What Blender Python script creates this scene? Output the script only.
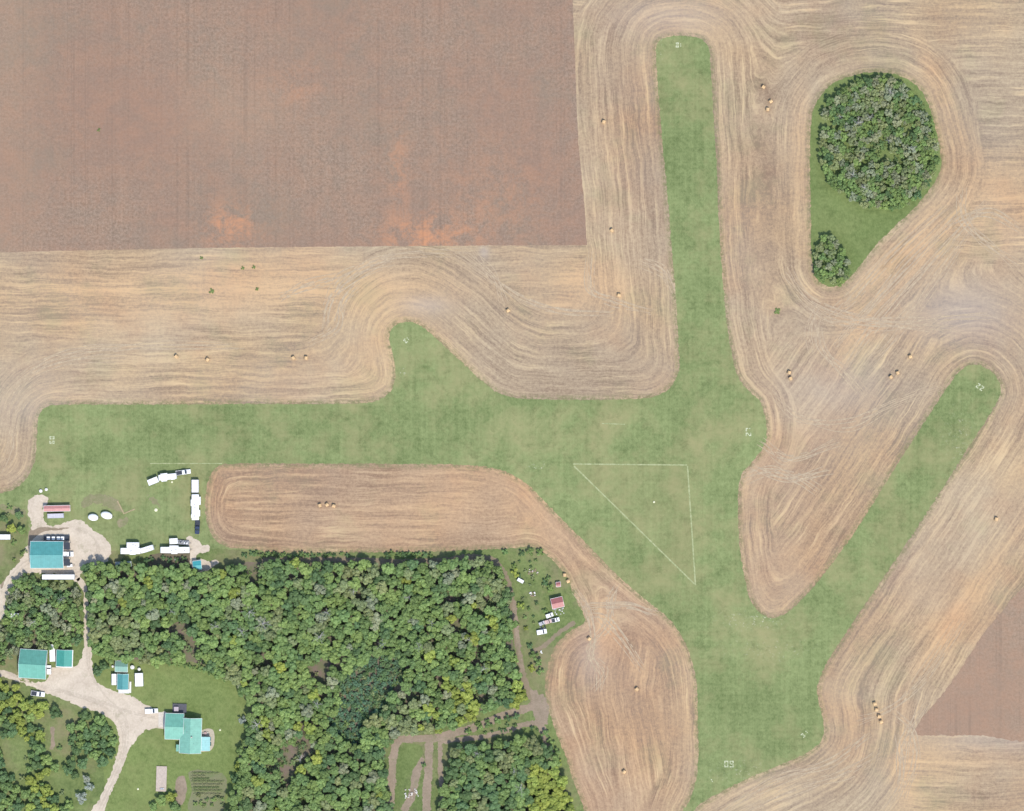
import bpy, bmesh, math, random
import numpy as np
from mathutils import Vector, Matrix
for o in list(bpy.data.objects): bpy.data.objects.remove(o)
S = bpy.context.scene
COL = S.collection
RAD = math.radians
M = 0.5                                   # metres of ground per photo pixel
def P(px, py, z=0.0): return ((px-512)*M, (405.5-py)*M, z)
# ---------------------------------------------------------------- camera, sky, sun, exposure
cam = bpy.data.cameras.new('camera'); co = bpy.data.objects.new('camera', cam); COL.objects.link(co)
HC = 1500.0
co.location = (0, 0, HC); cam.sensor_width = 36; cam.lens = 36*HC/(1024*M)
cam.clip_start = 5; cam.clip_end = 60000; S.camera = co
SUN_EL, SUN_AZ = 57, 155                  # compass bearing of the sun (south-south-east)
w = bpy.data.worlds.new('World'); S.world = w; w.use_nodes = True
nt = w.node_tree; nt.nodes.clear()
sk = nt.nodes.new('ShaderNodeTexSky'); sk.sky_type = 'NISHITA'; sk.sun_disc = False
sk.sun_elevation = RAD(SUN_EL); sk.sun_rotation = RAD(SUN_AZ)
bgn = nt.nodes.new('ShaderNodeBackground'); bgn.inputs[1].default_value = 0.15
wo = nt.nodes.new('ShaderNodeOutputWorld')
nt.links.new(sk.outputs[0], bgn.inputs[0]); nt.links.new(bgn.outputs[0], wo.inputs[0])
sl = bpy.data.lights.new('sun', 'SUN'); sl.energy = 2.7; sl.angle = RAD(4); sl.color = (1, .94, .85)
so = bpy.data.objects.new('sun', sl); COL.objects.link(so)
sd = Vector((math.sin(RAD(SUN_AZ))*math.cos(RAD(SUN_EL)), math.cos(RAD(SUN_AZ))*math.cos(RAD(SUN_EL)), math.sin(RAD(SUN_EL))))
so.rotation_euler = sd.to_track_quat('Z', 'Y').to_euler(); so.location = (0, 0, 300)
vs = S.view_settings; vs.view_transform = 'Standard'; vs.look = 'None'; vs.gamma = 1; vs.exposure = 0.66
rnd = random.Random(7); R = np.random.RandomState(5)

# ---------------------------------------------------------------- material helpers
class NT:
    def __init__(s, name):
        s.m = bpy.data.materials.new(name); s.m.use_nodes = True
        s.t = s.m.node_tree; s.t.nodes.clear()
        s.out = s.t.nodes.new('ShaderNodeOutputMaterial')
    def n(s, typ, **kw):
        nd = s.t.nodes.new(typ)
        for k, v in kw.items(): setattr(nd, k, v)
        return nd
    def l(s, a, b): s.t.links.new(a, b)
    def put(s, v, sock):
        if hasattr(v, 'links') or hasattr(v, 'is_linked'): s.l(v, sock)
        else:
            if sock.type == 'RGBA' and len(v) == 3: v = (*v, 1)
            sock.default_value = v
    def math(s, op, a, b=0.0, clamp=False):
        nd = s.n('ShaderNodeMath', operation=op); nd.use_clamp = clamp
        s.put(a, nd.inputs[0]); s.put(b, nd.inputs[1]); return nd.outputs[0]
    def mix(s, f, a, b, mode='MIX'):
        nd = s.n('ShaderNodeMix', data_type='RGBA', blend_type=mode); nd.clamp_factor = True
        s.put(f, nd.inputs[0]); s.put(a, nd.inputs[6]); s.put(b, nd.inputs[7]); return nd.outputs[2]
    def pos(s): return s.n('ShaderNodeNewGeometry').outputs['Position']
    def attr(s, name): return s.n('ShaderNodeAttribute', attribute_name=name).outputs['Fac']
    def noise(s, vec, scale, det=2, rough=.5, dist=0):
        nd = s.n('ShaderNodeTexNoise'); s.l(vec, nd.inputs['Vector'])
        nd.inputs['Scale'].default_value = scale; nd.inputs['Detail'].default_value = det
        nd.inputs['Roughness'].default_value = rough; nd.inputs['Distortion'].default_value = dist
        return nd.outputs[0]
    def noise1(s, wv, scale, det=2, rough=.6):
        nd = s.n('ShaderNodeTexNoise', noise_dimensions='1D'); s.put(wv, nd.inputs['W'])
        nd.inputs['Scale'].default_value = scale; nd.inputs['Detail'].default_value = det
        nd.inputs['Roughness'].default_value = rough; return nd.outputs[0]
    def scl(s, vec, v):
        nd = s.n('ShaderNodeVectorMath', operation='MULTIPLY'); s.l(vec, nd.inputs[0]); nd.inputs[1].default_value = v
        return nd.outputs[0]
    def rng(s, v, a, b, c=0.0, d=1.0):
        nd = s.n('ShaderNodeMapRange'); s.put(v, nd.inputs[0])
        for i, q in zip((1, 2, 3, 4), (a, b, c, d)): nd.inputs[i].default_value = q
        return nd.outputs[0]
    def bsdf(s, colr, rough=.9, metal=0, spec=.2, alpha=None):
        b = s.n('ShaderNodeBsdfPrincipled'); s.put(colr, b.inputs['Base Color'])
        b.inputs['Roughness'].default_value = rough; b.inputs['Metallic'].default_value = metal
        b.inputs['Specular IOR Level'].default_value = spec
        if alpha is not None: s.put(alpha, b.inputs['Alpha'])
        s.l(b.outputs[0], s.out.inputs[0]); return b
_pm = {}
def plain(name, c, rough=.6, metal=0, spec=.4, var=.12, scale=1.2):
    if name in _pm: return _pm[name]
    t = NT(name); nz = t.noise(t.n('ShaderNodeTexCoord').outputs['Object'], scale, 4, .6)
    c2 = tuple(q*(1-2*var) for q in c)
    t.bsdf(t.mix(t.rng(nz, .35, .75), c, c2), rough, metal, spec); _pm[name] = t.m; return t.m

def stubble_mat():
    t = NT('cut straw stubble'); p = t.pos()
    warp = t.math('MULTIPLY', t.math('SUBTRACT', t.noise(p, .02, 2), .5), 5.0)
    warp = t.math('ADD', warp, t.math('MULTIPLY', t.math('SUBTRACT', t.noise(p, .10, 3), .5), 2.4))
    U = t.math('ADD', t.attr('swath'), warp); V = t.math('ADD', t.attr('straight'), warp)
    far = t.attr('far')
    sx = t.n('ShaderNodeSeparateXYZ'); t.l(p, sx.inputs[0])
    def n3(c, k, along, det, rough):
        cb = t.n('ShaderNodeCombineXYZ'); t.l(t.math('MULTIPLY', c, k), cb.inputs[0])
        t.l(t.math('MULTIPLY', sx.outputs[0], along), cb.inputs[1]); t.l(t.math('MULTIPLY', sx.outputs[1], along), cb.inputs[2])
        return t.noise(cb.outputs[0], 1.0, det, rough)
    def stripes(c):
        broad = n3(c, .12, .010, 1, .5); mid = n3(c, .56, .024, 3, .72); fine = n3(c, 1.3, .08, 3, .8)
        a = t.math('MULTIPLY', t.math('SUBTRACT', broad, .5), .65)
        b = t.math('MULTIPLY', t.math('SUBTRACT', mid, .5), 2.15)
        d = t.math('MULTIPLY', t.math('SUBTRACT', fine, .5), 1.0)
        return t.math('ADD', a, t.math('ADD', b, d)), t.rng(mid, .53, .68)
    sU, hU = stripes(U); sV, hV = stripes(V)
    fm = t.rng(t.math('ADD', far, t.math('MULTIPLY', t.math('SUBTRACT', t.noise(p, .05, 3), .5), .9)), .3, .7)
    def lerp(a, b): return t.math('ADD', t.math('MULTIPLY', a, t.math('SUBTRACT', 1.0, fm)), t.math('MULTIPLY', b, fm))
    s0 = lerp(sU, sV); h0 = lerp(hU, hV)
    amp = t.rng(t.noise(p, .03, 4, .65), .35, .65, .4, 1.25)
    grain = t.math('MULTIPLY', t.math('SUBTRACT', t.noise(p, .6, 5, .85), .5), 1.9)
    big = t.math('MULTIPLY', t.math('SUBTRACT', t.noise(p, .012, 4, .6), .5), 1.1)
    v = t.math('ADD', .55, t.math('ADD', t.math('MULTIPLY', s0, amp), t.math('ADD', grain, big)))
    soil = t.mix(t.rng(t.noise(p, .02, 3), .35, .65), (.205, .148, .102), (.228, .176, .130))
    straw = t.mix(t.rng(t.noise(p, .016, 3), .4, .62), (.415, .328, .216), (.445, .318, .185))
    c = t.mix(t.rng(v, .06, .98), soil, straw)
    c = t.mix(t.math('MULTIPLY', t.attr('pink'), .8), c, (1.0, .88, .83), 'MULTIPLY')
    # loose gold straw on some windrows
    gold = t.math('MULTIPLY', h0, t.rng(t.noise(p, .028, 3, .6), .48, .66))
    c = t.mix(t.math('MULTIPLY', gold, .7), c, (.54, .405, .235))
    c = t.mix(t.math('MULTIPLY', t.rng(t.attr('gold'), .2, .9), t.rng(v, .3, .9, .2, .7)), c, (.50, .325, .18))
    # faint green regrowth
    c = t.mix(t.math('MULTIPLY', t.rng(t.noise(p, .03, 5, .65), .52, .68), .30), c, (.235, .225, .125))
    # darker olive edge beside the grass and pale dust
    c = t.mix(t.math('MULTIPLY', t.attr('edge'), t.rng(t.noise(p, .35, 4, .85), .42, .60, 0, 1)), c, (.165, .160, .080))
    c = t.mix(t.math('MULTIPLY', t.rng(t.noise(p, .022, 4, .6), .50, .66), .5), c, (.98, .86, .82), 'MULTIPLY')
    c = t.mix(t.math('MULTIPLY', t.attr('dust'), .42), c, (.36, .325, .30))
    c = t.mix(t.math('MULTIPLY', t.rng(t.noise(p, 2.3, 2, .6), .6, .8), .25), c, (.13, .10, .07))
    t.bsdf(c, 1, 0, .05); return t.m
def tilled_mat():
    t = NT('tilled brown soil'); p = t.pos()
    vert = t.noise(t.scl(p, (.55, .012, 1)), 1.0, 3, .8)
    hor = t.noise(t.scl(p, (.02, .5, 1)), 1.0, 3, .8)
    v = t.math('ADD', t.math('MULTIPLY', t.noise(p, .75, 5, .9), 1.15), t.math('ADD', t.math('MULTIPLY', vert, .14), t.math('MULTIPLY', hor, .10)))
    c = t.mix(t.rng(v, .48, .82), (.126, .090, .064), (.288, .212, .156))
    c = t.mix(t.rng(t.noise(p, .012, 4, .6), .36, .66, 0, .65), c, (.235, .148, .107))
    c = t.mix(t.rng(t.noise(p, .018, 5, .7), .5, .72, 0, .45), c, (.180, .162, .122))
    c = t.mix(t.math('MULTIPLY', t.attr('dust'), .4), c, (.36, .26, .17))
    o = t.math('MULTIPLY', t.attr('gold'), t.rng(t.noise(p, .10, 6, .8, .3), .42, .62))
    c = t.mix(t.math('MULTIPLY', o, .9), c, (.44, .215, .115))
    # tramlines
    sx = t.n('ShaderNodeSeparateXYZ'); t.l(p, sx.inputs[0])
    n = t.noise1(sx.outputs[0], .045, 3, .7)
    tl = t.math('MULTIPLY', t.rng(t.math('ABSOLUTE', t.math('SUBTRACT', n, .5)), .0, .012, 1, 0), t.rng(t.noise(p, .04, 3), .35, .6))
    c = t.mix(t.math('MULTIPLY', tl, .2), c, (.10, .08, .065))
    t.bsdf(c, 1, 0, .05); return t.m
def grass_mat(name, a, b, dry, dryamt=.5, mow=(.0, .0)):
    t = NT(name); p = t.pos()
    v = t.math('ADD', t.math('MULTIPLY', t.math('ADD', t.math('MULTIPLY', t.noise(p, .055, 5, .75), .55), t.math('MULTIPLY', t.noise(p, .011, 3, .6), .45)), .9), t.math('MULTIPLY', t.noise(p, .5, 4, .85), .8))
    st = t.math('MULTIPLY', t.math('SUBTRACT', t.noise(t.scl(p, (.45, .01, 1)), 1, 2, .7), .5), mow[0])
    s2 = t.math('MULTIPLY', t.math('SUBTRACT', t.noise(t.scl(p, (.01, .45, 1)), 1, 2, .7), .5), mow[1])
    v = t.math('ADD', v, t.math('ADD', st, s2))
    c = t.mix(t.rng(v, .60, 1.10), tuple(q*.80 for q in a), tuple(q*1.12 for q in b))
    c = t.mix(t.math('MULTIPLY', t.rng(t.noise(p, .03, 6, .7), .46, .70), dryamt), c, dry)
    c = t.mix(t.math('MULTIPLY', t.rng(t.noise(p, .13, 6, .8), .52, .68), .5), c, tuple(q*.58 for q in a))
    c = t.mix(t.math('MULTIPLY', t.rng(t.noise(p, 1.6, 2, .6), .62, .8), .35), c, tuple(q*1.35 for q in b))
    c = t.mix(t.math('MULTIPLY', t.attr('pink'), .34), c, (.27, .235, .12))
    c = t.mix(t.math('MULTIPLY', t.math('MULTIPLY', t.attr('dust'), t.rng(t.noise(p, .6, 3, .8), .58, .66)), .8), c, (.50, .48, .36))
    t.bsdf(c, 1, 0, .08); return t.m
def gravel_mat(name, a, b, weeds=.25):
    t = NT(name); p = t.pos()
    v = t.math('ADD', t.math('MULTIPLY', t.noise(p, .11, 6, .8), .9), t.math('MULTIPLY', t.noise(p, .9, 3, .85), .6))
    c = t.mix(t.rng(v, .55, .95), a, b)
    c = t.mix(t.math('MULTIPLY', t.rng(t.noise(p, .16, 5, .75), .55, .68), weeds), c, (.17, .17, .09))
    t.bsdf(c, 1, 0, .1); return t.m
def leaf_mat(name, attr_tint=False):
    t = NT(name)
    base = t.n('ShaderNodeAttribute', attribute_name='tint').outputs['Color'] if attr_tint else t.n('ShaderNodeObjectInfo').outputs['Color']
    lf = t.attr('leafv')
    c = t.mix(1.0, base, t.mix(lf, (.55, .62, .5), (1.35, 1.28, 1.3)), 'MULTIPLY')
    d = t.n('ShaderNodeBsdfDiffuse'); t.l(c, d.inputs[0])
    tr = t.n('ShaderNodeBsdfTranslucent'); t.l(c, tr.inputs[0])
    mx = t.n('ShaderNodeMixShader'); mx.inputs[0].default_value = .38
    t.l(d.outputs[0], mx.inputs[1]); t.l(tr.outputs[0], mx.inputs[2]); t.l(mx.outputs[0], t.out.inputs[0]); return t.m

# ---------------------------------------------------------------- curves, distance fields, value noise
def smooth(pts, n=5, closed=True):
    p = np.array(pts, float); N = len(p); out = []
    rng_ = range(N) if closed else range(N-1)
    for i in rng_:
        if closed: a, b, c, d = p[(i-1) % N], p[i], p[(i+1) % N], p[(i+2) % N]
        else: a, b, c, d = p[max(i-1, 0)], p[i], p[i+1], p[min(i+2, N-1)]
        L = np.linalg.norm(c-b); m1 = (c-a)*.5; m2 = (d-b)*.5
        for m in (m1, m2):
            q = np.linalg.norm(m)
            if q > L*.9: m *= L*.9/q
        for k in range(n):
            t = k/n; h = 2*t**3-3*t*t+1; g = t**3-2*t*t+t; e = -2*t**3+3*t*t; f = t**3-t*t
            out.append(h*b+g*m1+e*c+f*m2)
    if not closed: out.append(p[-1])
    return np.array(out)
def sdf(poly, X, Y):
    sh = X.shape; X = X.ravel(); Y = Y.ravel()
    D = np.full(X.shape, 1e18); ins = np.zeros(X.shape, bool); N = len(poly)
    for i in range(N):
        x0, y0 = poly[i]; x1, y1 = poly[(i+1) % N]; dx, dy = x1-x0, y1-y0; L = dx*dx+dy*dy
        if L < 1e-9: continue
        t = np.clip(((X-x0)*dx+(Y-y0)*dy)/L, 0, 1)
        D = np.minimum(D, (X-x0-t*dx)**2+(Y-y0-t*dy)**2)
        if y0 != y1:
            c = ((y0 > Y) != (y1 > Y)); xi = x0+(Y-y0)*dx/dy
            ins ^= (c & (X < xi))
    d = np.sqrt(D); d[ins] *= -1
    return d.reshape(sh)
_tab = np.random.RandomState(3).rand(256, 256)
def vn(x, y):
    xi = np.floor(x).astype(int); yi = np.floor(y).astype(int); fx = x-xi; fy = y-yi
    fx = fx*fx*(3-2*fx); fy = fy*fy*(3-2*fy); T = lambda i, j: _tab[i % 256, j % 256]
    return (T(xi, yi)*(1-fx)+T(xi+1, yi)*fx)*(1-fy)+(T(xi, yi+1)*(1-fx)+T(xi+1, yi+1)*fx)*fy
def fbm(x, y): return (vn(x, y)+.5*vn(x*2.1+7, y*2.1+3)+.25*vn(x*4.3+1, y*4.3+9))/1.75-.5
def sst(x, a, b):
    t = np.clip((x-a)/(b-a), 0, 1); return t*t*(3-2*t)
def inside(poly, x, y):
    c = False; N = len(poly); j = N-1
    for i in range(N):
        if (poly[i][1] > y) != (poly[j][1] > y) and x < (poly[j][0]-poly[i][0])*(y-poly[i][1])/(poly[j][1]-poly[i][1])+poly[i][0]: c = not c
        j = i
    return c
def blob(X, Y, cx, cy, rx, ry=None, a=0):
    ry = ry or rx; ca, sa = math.cos(a), math.sin(a); u = (X-cx)*ca+(Y-cy)*sa; v = -(X-cx)*sa+(Y-cy)*ca
    return np.exp(-(u/rx)**2-(v/ry)**2)

# ---------------------------------------------------------------- tagging
def tag(o, label=None, cat=None, group=None, kind=None):
    if label: o['label'] = label
    if cat: o['category'] = cat
    if group: o['group'] = group
    if kind: o['kind'] = kind
    return o
def mesh_np(name, verts, faces_v, counts, mat, attrs=None, kind='structure', parent=None):
    me = bpy.data.meshes.new(name); nv = len(verts); fv = np.asarray(faces_v, np.int32).ravel(); ct = np.asarray(counts, np.int32)
    me.vertices.add(nv); me.vertices.foreach_set('co', np.asarray(verts, np.float32).ravel())
    me.loops.add(len(fv)); me.loops.foreach_set('vertex_index', fv)
    me.polygons.add(len(ct)); me.polygons.foreach_set('loop_start', np.concatenate([[0], np.cumsum(ct)[:-1]]).astype(np.int32))
    me.update(calc_edges=True)
    for k, v in (attrs or {}).items():
        v = np.asarray(v, np.float32)
        if v.ndim == 2:
            a = me.attributes.new(k, 'FLOAT_COLOR', 'POINT'); a.data.foreach_set('color', v.ravel())
        else:
            a = me.attributes.new(k, 'FLOAT', 'POINT'); a.data.foreach_set('value', v)
    me.materials.append(mat)
    if kind == 'mesh': return me
    o = bpy.data.objects.new(name, me); COL.objects.link(o); o.parent = parent
    if kind and not parent: o['kind'] = kind
    return o
def sheet(name, poly, z, mat, step=2.0, rough=1.0, attrf=None, freq=.35):
    """a ground sheet cut out of a fine grid along an outline given in photo pixels"""
    poly = np.asarray(poly); x0, y0 = poly.min(0)-3; x1, y1 = poly.max(0)+3
    nx = max(3, int((x1-x0)/step)+2); ny = max(3, int((y1-y0)/step)+2)
    gx = x0+np.arange(nx)*step; gy = y0+np.arange(ny)*step
    X, Y = np.meshgrid(gx, gy); D = sdf(poly, X, Y)
    D = D+fbm(X*freq+11, Y*freq+5)*2*rough+fbm(X*freq*3.3+4, Y*freq*3.3+8)*1.7*rough
    ins = D < 0; idx = np.arange(nx*ny).reshape(ny, nx)
    q = ins[:-1, :-1].astype(int)+ins[1:, :-1]+ins[:-1, 1:]+ins[1:, 1:]
    full = np.argwhere(q == 4); part = np.argwhere((q > 0) & (q < 4))
    vx = list(X.ravel()); vy = list(Y.ravel()); Df = D
    F = np.stack([idx[full[:, 0], full[:, 1]], idx[full[:, 0]+1, full[:, 1]], idx[full[:, 0]+1, full[:, 1]+1], idx[full[:, 0], full[:, 1]+1]], 1)
    fv = list(F.ravel()); ct = [4]*len(F); cache = {}
    for j, i in part:
        ring = [(j, i), (j+1, i), (j+1, i+1), (j, i+1)]; out = []
        for k in range(4):
            a, b = ring[k], ring[(k+1) % 4]; da, db = Df[a], Df[b]
            if da < 0: out.append(idx[a])
            if (da < 0) != (db < 0):
                key = (a, b) if a < b else (b, a)
                if key not in cache:
                    t = da/(da-db); cache[key] = len(vx)
                    vx.append(X[a]+(X[b]-X[a])*t); vy.append(Y[a]+(Y[b]-Y[a])*t)
                out.append(cache[key])
        if len(out) >= 3: fv += out; ct.append(len(out))
    vx = np.array(vx); vy = np.array(vy)
    used = np.zeros(len(vx), bool); fv = np.array(fv); used[fv] = True
    remap = np.cumsum(used)-1; fv = remap[fv]; vx = vx[used]; vy = vy[used]
    V = np.stack([(vx-512)*M, (405.5-vy)*M, np.full(len(vx), z)], 1)
    A = attrf(vx, vy) if attrf else {}
    return mesh_np(name, V, fv, ct, mat, A)

# ---------------------------------------------------------------- outlines in photo pixels
AIR = smooth([(656,50),(659,41),(668,37),(685,36),(701,39),(708,47),(710,56),(713,110),(716,155),(719,225),(724,297),(730,345),(738,377),(748,390),(759,400),
 (766,421),(765,443),(752,462),(741,476),(738,500),(739,540),(742,565),(750,599),(760,613),(771,618),(785,614),(797,604),(816,584),(854,533),(904,454),(942,395),
 (958,373),(968,366),(979,365),(993,373),(1000,384),(1000,396),(986,420),(942,489),(892,565),(841,640),(823,670),(817,691),(821,712),(824,728),(821,741),(803,755),
 (753,776),(715,795),(694,811),(688,840),(680,840),(683,811),(691,798),(698,766),(698,720),(696,678),(687,647),(671,621),(627,584),(589,546),(545,502),(526,483),(501,470),
 (469,465),(400,464),(300,463.5),(228,464),(215,468),(207,485),(205,510),(211,534),(226,547),(264,551),(264,562),(200,566),(110,566),(40,566),(-20,566),(-20,500),(0,494),(14,489),(27,478),(35,460),(37,440),
 (38,420),(42,410),(53,405),(150,404.5),(250,404),(330,404),(372,402),(388,394),(395,380),(394,360),(389,338),(393,327),(404,322),(418,324),(440,342),(470,370),(495,391),(515,398),
 (550,399.5),(620,399.5),(652,397),(671,387),(679,369),(678,335),(676,300),(672,250),(668,200),(661,125)])
ISL = smooth([(812,115),(818,100),(832,84),(855,75),(880,72),(905,78),(922,92),(932,115),(939,145),(941,165),(933,185),(915,207),(895,226),(875,246),(858,268),(842,284),(828,286),(817,279),(812,262),(811,220),(810,160)])
HOME = smooth([(-20,552),(110,551),(225,549),(264,552),(344,552.5),(430,551.5),(500,549),(533,547),(549,557),(565,575),(577,602),(585,621),(572,630),(556,645),(547,668),(545,685),(547,705),(555,730),(565,755),(575,785),(590,830),(596,900),(560,960),(-20,960),(-70,900),(-70,640)])
TILL = np.array([(-40,-40),(571,-40),(575,60),(578,140),(584,200),(587,245),(400,246),(200,248),(0,252),(-40,253)], float)
TILL = np.concatenate([np.linspace(TILL[i], TILL[(i+1) % len(TILL)], 8, endpoint=False) for i in range(len(TILL))])
TRI = smooth([(1070,540),(1022,588),(985,632),(950,684),(922,718),(914,731),(917,735),(940,735.5),(980,735),(1070,734)], 3)
WOOD = smooth([(88,566),(120,567),(180,566),(215,571),(240,563),(300,561),(380,563),(440,564),(480,561),(497,568),(507,590),(511,620),(514,650),(518,680),(523,700),(503,704),(478,713),(453,724),(430,731),(404,730),(390,740),(383,765),(383,840),
 (228,840),(232,800),(240,780),(240,755),(247,738),(252,715),(246,694),(228,676),(200,664),(170,661),(140,660),(112,656),(94,648),(91,620),(92,590)])
WOODW = smooth([(14,586),(24,578),(45,583),(68,587),(78,594),(80,615),(79,640),(60,648),(40,648),(20,650),(6,655),(-5,668),(-20,668),(-20,640),(4,625),(8,600)])
WOODS = smooth([(453,750),(472,746),(500,743),(522,738),(538,742),(550,755),(562,775),(570,811),(572,840),(452,840)])
WOODSW = smooth([(-20,683),(12,684),(30,700),(55,705),(75,712),(100,716),(113,735),(115,752),(100,765),(80,768),(74,790),(70,805),(60,840),(-20,840)])
LAWN = smooth([(91,655),(110,658),(140,662),(175,663),(205,668),(228,679),(243,696),(249,715),(244,738),(238,755),(238,785),(232,811),(228,840),(92,840),(105,800),(95,690)])
DRIVE = smooth([(-20,666),(4,670),(16,676),(24,682),(46,681),(52,668),(58,667.5),(75,667),(82,655),(84,640),(84,615),(83,590),(76,580),(82,577),(88,592),(89,615),(91,640),(92,665),(96,680),(106,688),(118,692),(134,697),(148,706),(160,711.5),(167,712.5),(167,727),(152,728.5),(142,733),(133,743),(126,758),(118,776),(109,796),(104,815),(96,850),(90,930),(80,930),(84,845),(91,811),(99,799),(108,780),(115,762),(119,746),(118,731),(111,719),(98,712),(82,707),(64,700),(44,692),(24,684),(8,678),(-20,673)], 4)
YARD = smooth([(29,501),(36,495),(47,497),(47,504),(43,508),(44,520),(50,526),(64,523),(80,520),(88,525),(96,532),(106,539),(111,548),(109,558),(100,565),(88,567),(80,574),(78,582),(60,575),(42,573.5),(26,573),(18,581),(10,593),(5,606),(0,622),(-20,640),(-20,600),(0,586),(9,573),(20,560),(27,547),(30,535),(31,525),(28,515)], 4)
YARD2 = smooth([(30,509),(31,530),(40,527),(60,528),(75,526),(62,530),(45,531),(34,538),(27,550),(16,566),(6,578),(2,590),(0,586),(9,573),(20,560),(27,547),(29,530)], 3)
PAD = smooth([(186,538),(190,536.5),(199,541),(201,544.5),(208,545),(209.5,549),(206,552.5),(199,553.5),(196,559),(203,559),(210,562),(214,559),(219,562),(210,569),(203,572),(199,574),(192,571),(190,556),(189,548)], 4)

def field_attrs(X, Y):
    d = np.minimum(np.minimum(sdf(AIR, X, Y), sdf(ISL, X, Y)), sdf(HOME, X, Y)); return d
def base_fields():
    st = 2.0; gx = np.arange(-60, 1086, st); gy = np.arange(-60, 873, st)
    X, Y = np.meshgrid(gx, gy); d = np.maximum(field_attrs(X, Y), -6)
    def blur(a, k):
        for ax in (0, 1):
            pd = [(0, 0), (0, 0)]; pd[ax] = (k, k); b = np.pad(a, pd, mode='edge'); c = np.cumsum(b, ax)
            n = a.shape[ax]; c = np.insert(c, 0, 0, ax)
            a = (np.take(c, np.arange(2*k+1, 2*k+1+n), ax)-np.take(c, np.arange(n), ax))/(2*k+1)
        return a
    d2 = blur(blur(d, 5), 5); d3 = blur(blur(d, 12), 10)
    ds = d*(1-sst(d, 8, 24))+d2*sst(d, 8, 24); ds = ds*(1-sst(d, 28, 60))+d3*sst(d, 28, 60)
    # outside the frame the far sheet just continues
    T = 62+24*sst(X, 330, 390)-0*X
    T = np.where(X > 780, 48+0*X, T) if False else T
    T = T*(1-sst(X, 770, 800)*(1-sst(Y, 230, 290)))+46*sst(X, 770, 800)*(1-sst(Y, 230, 290))
    T = T+40*sst(Y, 240, 300)*sst(X, 780, 820)
    T = T+400*sst(Y, 395, 430)
    box = lambda x0, x1, y0, y1, k=14: sst(X, x0-k, x0+k)*(1-sst(X, x1-k, x1+k))*sst(Y, y0-k, y0+k)*(1-sst(Y, y1-k, y1+k))
    mF = box(190, 520, 450, 560, 4); mL = sst(Y, 600, 625)*(1-sst(X, 712, 716))*sst(X, 530, 540); mV = box(735, 960, 330, 640)
    T = T*(1-mF)+20*mF; T = T*(1-mL)+34*mL; T = T*(1-mV)+34*mV
    far = sst(ds-T, -14, 14)
    far = far*(1-mF)+sst(ds-T, -7, 7)*mF
    far = np.maximum(far, sst(Y, 728, 738)*sst(X, 892, 912))
    stra = Y.copy()
    stra = np.where(mV > .02, X*.82+Y*.57, stra); stra = np.where(mL > .02, X*.97-Y*.16+14*np.sin(Y/37.)*(1-sst(Y, 640, 720)), stra)
    return gx, gy, X, Y, d, ds, far, stra
gx, gy, GX, GY, GD, GDS, GFAR, GST = base_fields()
# one ground sheet out to the horizon: the fine grid plus widening rings of outer cells
ox = np.array([-38000, -12000, -4000, -1200, -300.]); ex = np.array([1400, 2400, 5200, 13000, 40000.])
ax = np.concatenate([ox, gx, ex]); ay = np.concatenate([ox, gy, ex])
X, Y = np.meshgrid(ax, ay); n0, n1 = len(ox), len(ex)
def ext(a, mode='edge'): return np.pad(a, ((n0, n1), (n0, n1)), mode=mode)
idx = np.arange(X.size).reshape(X.shape)
F = np.stack([idx[:-1, :-1], idx[1:, :-1], idx[1:, 1:], idx[:-1, 1:]], -1).reshape(-1, 4)
V = np.stack([(X-512)*M, (405.5-Y)*M, np.zeros_like(X)], -1).reshape(-1, 3)
pink = sst(X, 195, 215)*(1-sst(X, 640, 720))*sst(Y, 455, 470)+.8*blob(X, Y, 800, 520, 60, 120)+.5*blob(X, Y, 940, 600, 90, 60)+.6*blob(X, Y, 620, 150, 40, 160)+.5*blob(X, Y, 750, 200, 30, 160)
gold = .9*blob(X, Y, 300, 285, 200, 30)+.7*blob(X, Y, 80, 300, 150, 40)+.9*blob(X, Y, 590, 285, 40, 30)+blob(X, Y, 910, 255, 90, 22, -.75)+.8*blob(X, Y, 862, 330, 60, 18, -.9)+.8*blob(X, Y, 1000, 210, 50, 60)\
 +.7*blob(X, Y, 940, 90, 12, 90, -.4)+.7*blob(X, Y, 800, 130, 14, 70)+.8*blob(X, Y, 600, 635, 14, 45)+.8*blob(X, Y, 630, 660, 8, 50, -.5)+.9*blob(X, Y, 955, 620, 90, 12, -.95)+.9*blob(X, Y, 905, 760, 14, 50)+.5*blob(X, Y, 450, 512, 60, 20)\
 +.6*blob(X, Y, 960, 755, 60, 20)+.6*blob(X, Y, 745, 485, 8, 20)
dust = .9*blob(X, Y, 965, 310, 55, 35)+.7*blob(X, Y, 425, 305, 25, 10)+.6*blob(X, Y, 670, 15, 60, 22)+.6*blob(X, Y, 1000, 740, 60, 12)+.5*blob(X, Y, 20, 400, 50, 30)+.9*blob(X, Y, 484, 252, 5, 7)+.5*blob(X, Y, 840, 390, 60, 30)+.5*blob(X, Y, 590, 660, 14, 30)
dd = ext(GD)
edge = (1-sst(dd, .5, 7))
STUB = stubble_mat()
mesh_np('ground', V, F, np.full(len(F), 4), STUB, dict(swath=ext(GDS).ravel()*M, straight=(np.where((X > -60) & (X < 1085) & (Y > -60) & (Y < 872), ext(GST), Y)*M).ravel(), far=ext(GFAR).ravel(), pink=np.clip(pink, 0, 1).ravel(), gold=np.clip(gold, 0, 1).ravel(), dust=np.clip(dust, 0, 1).ravel(), edge=edge.ravel()))

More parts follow.
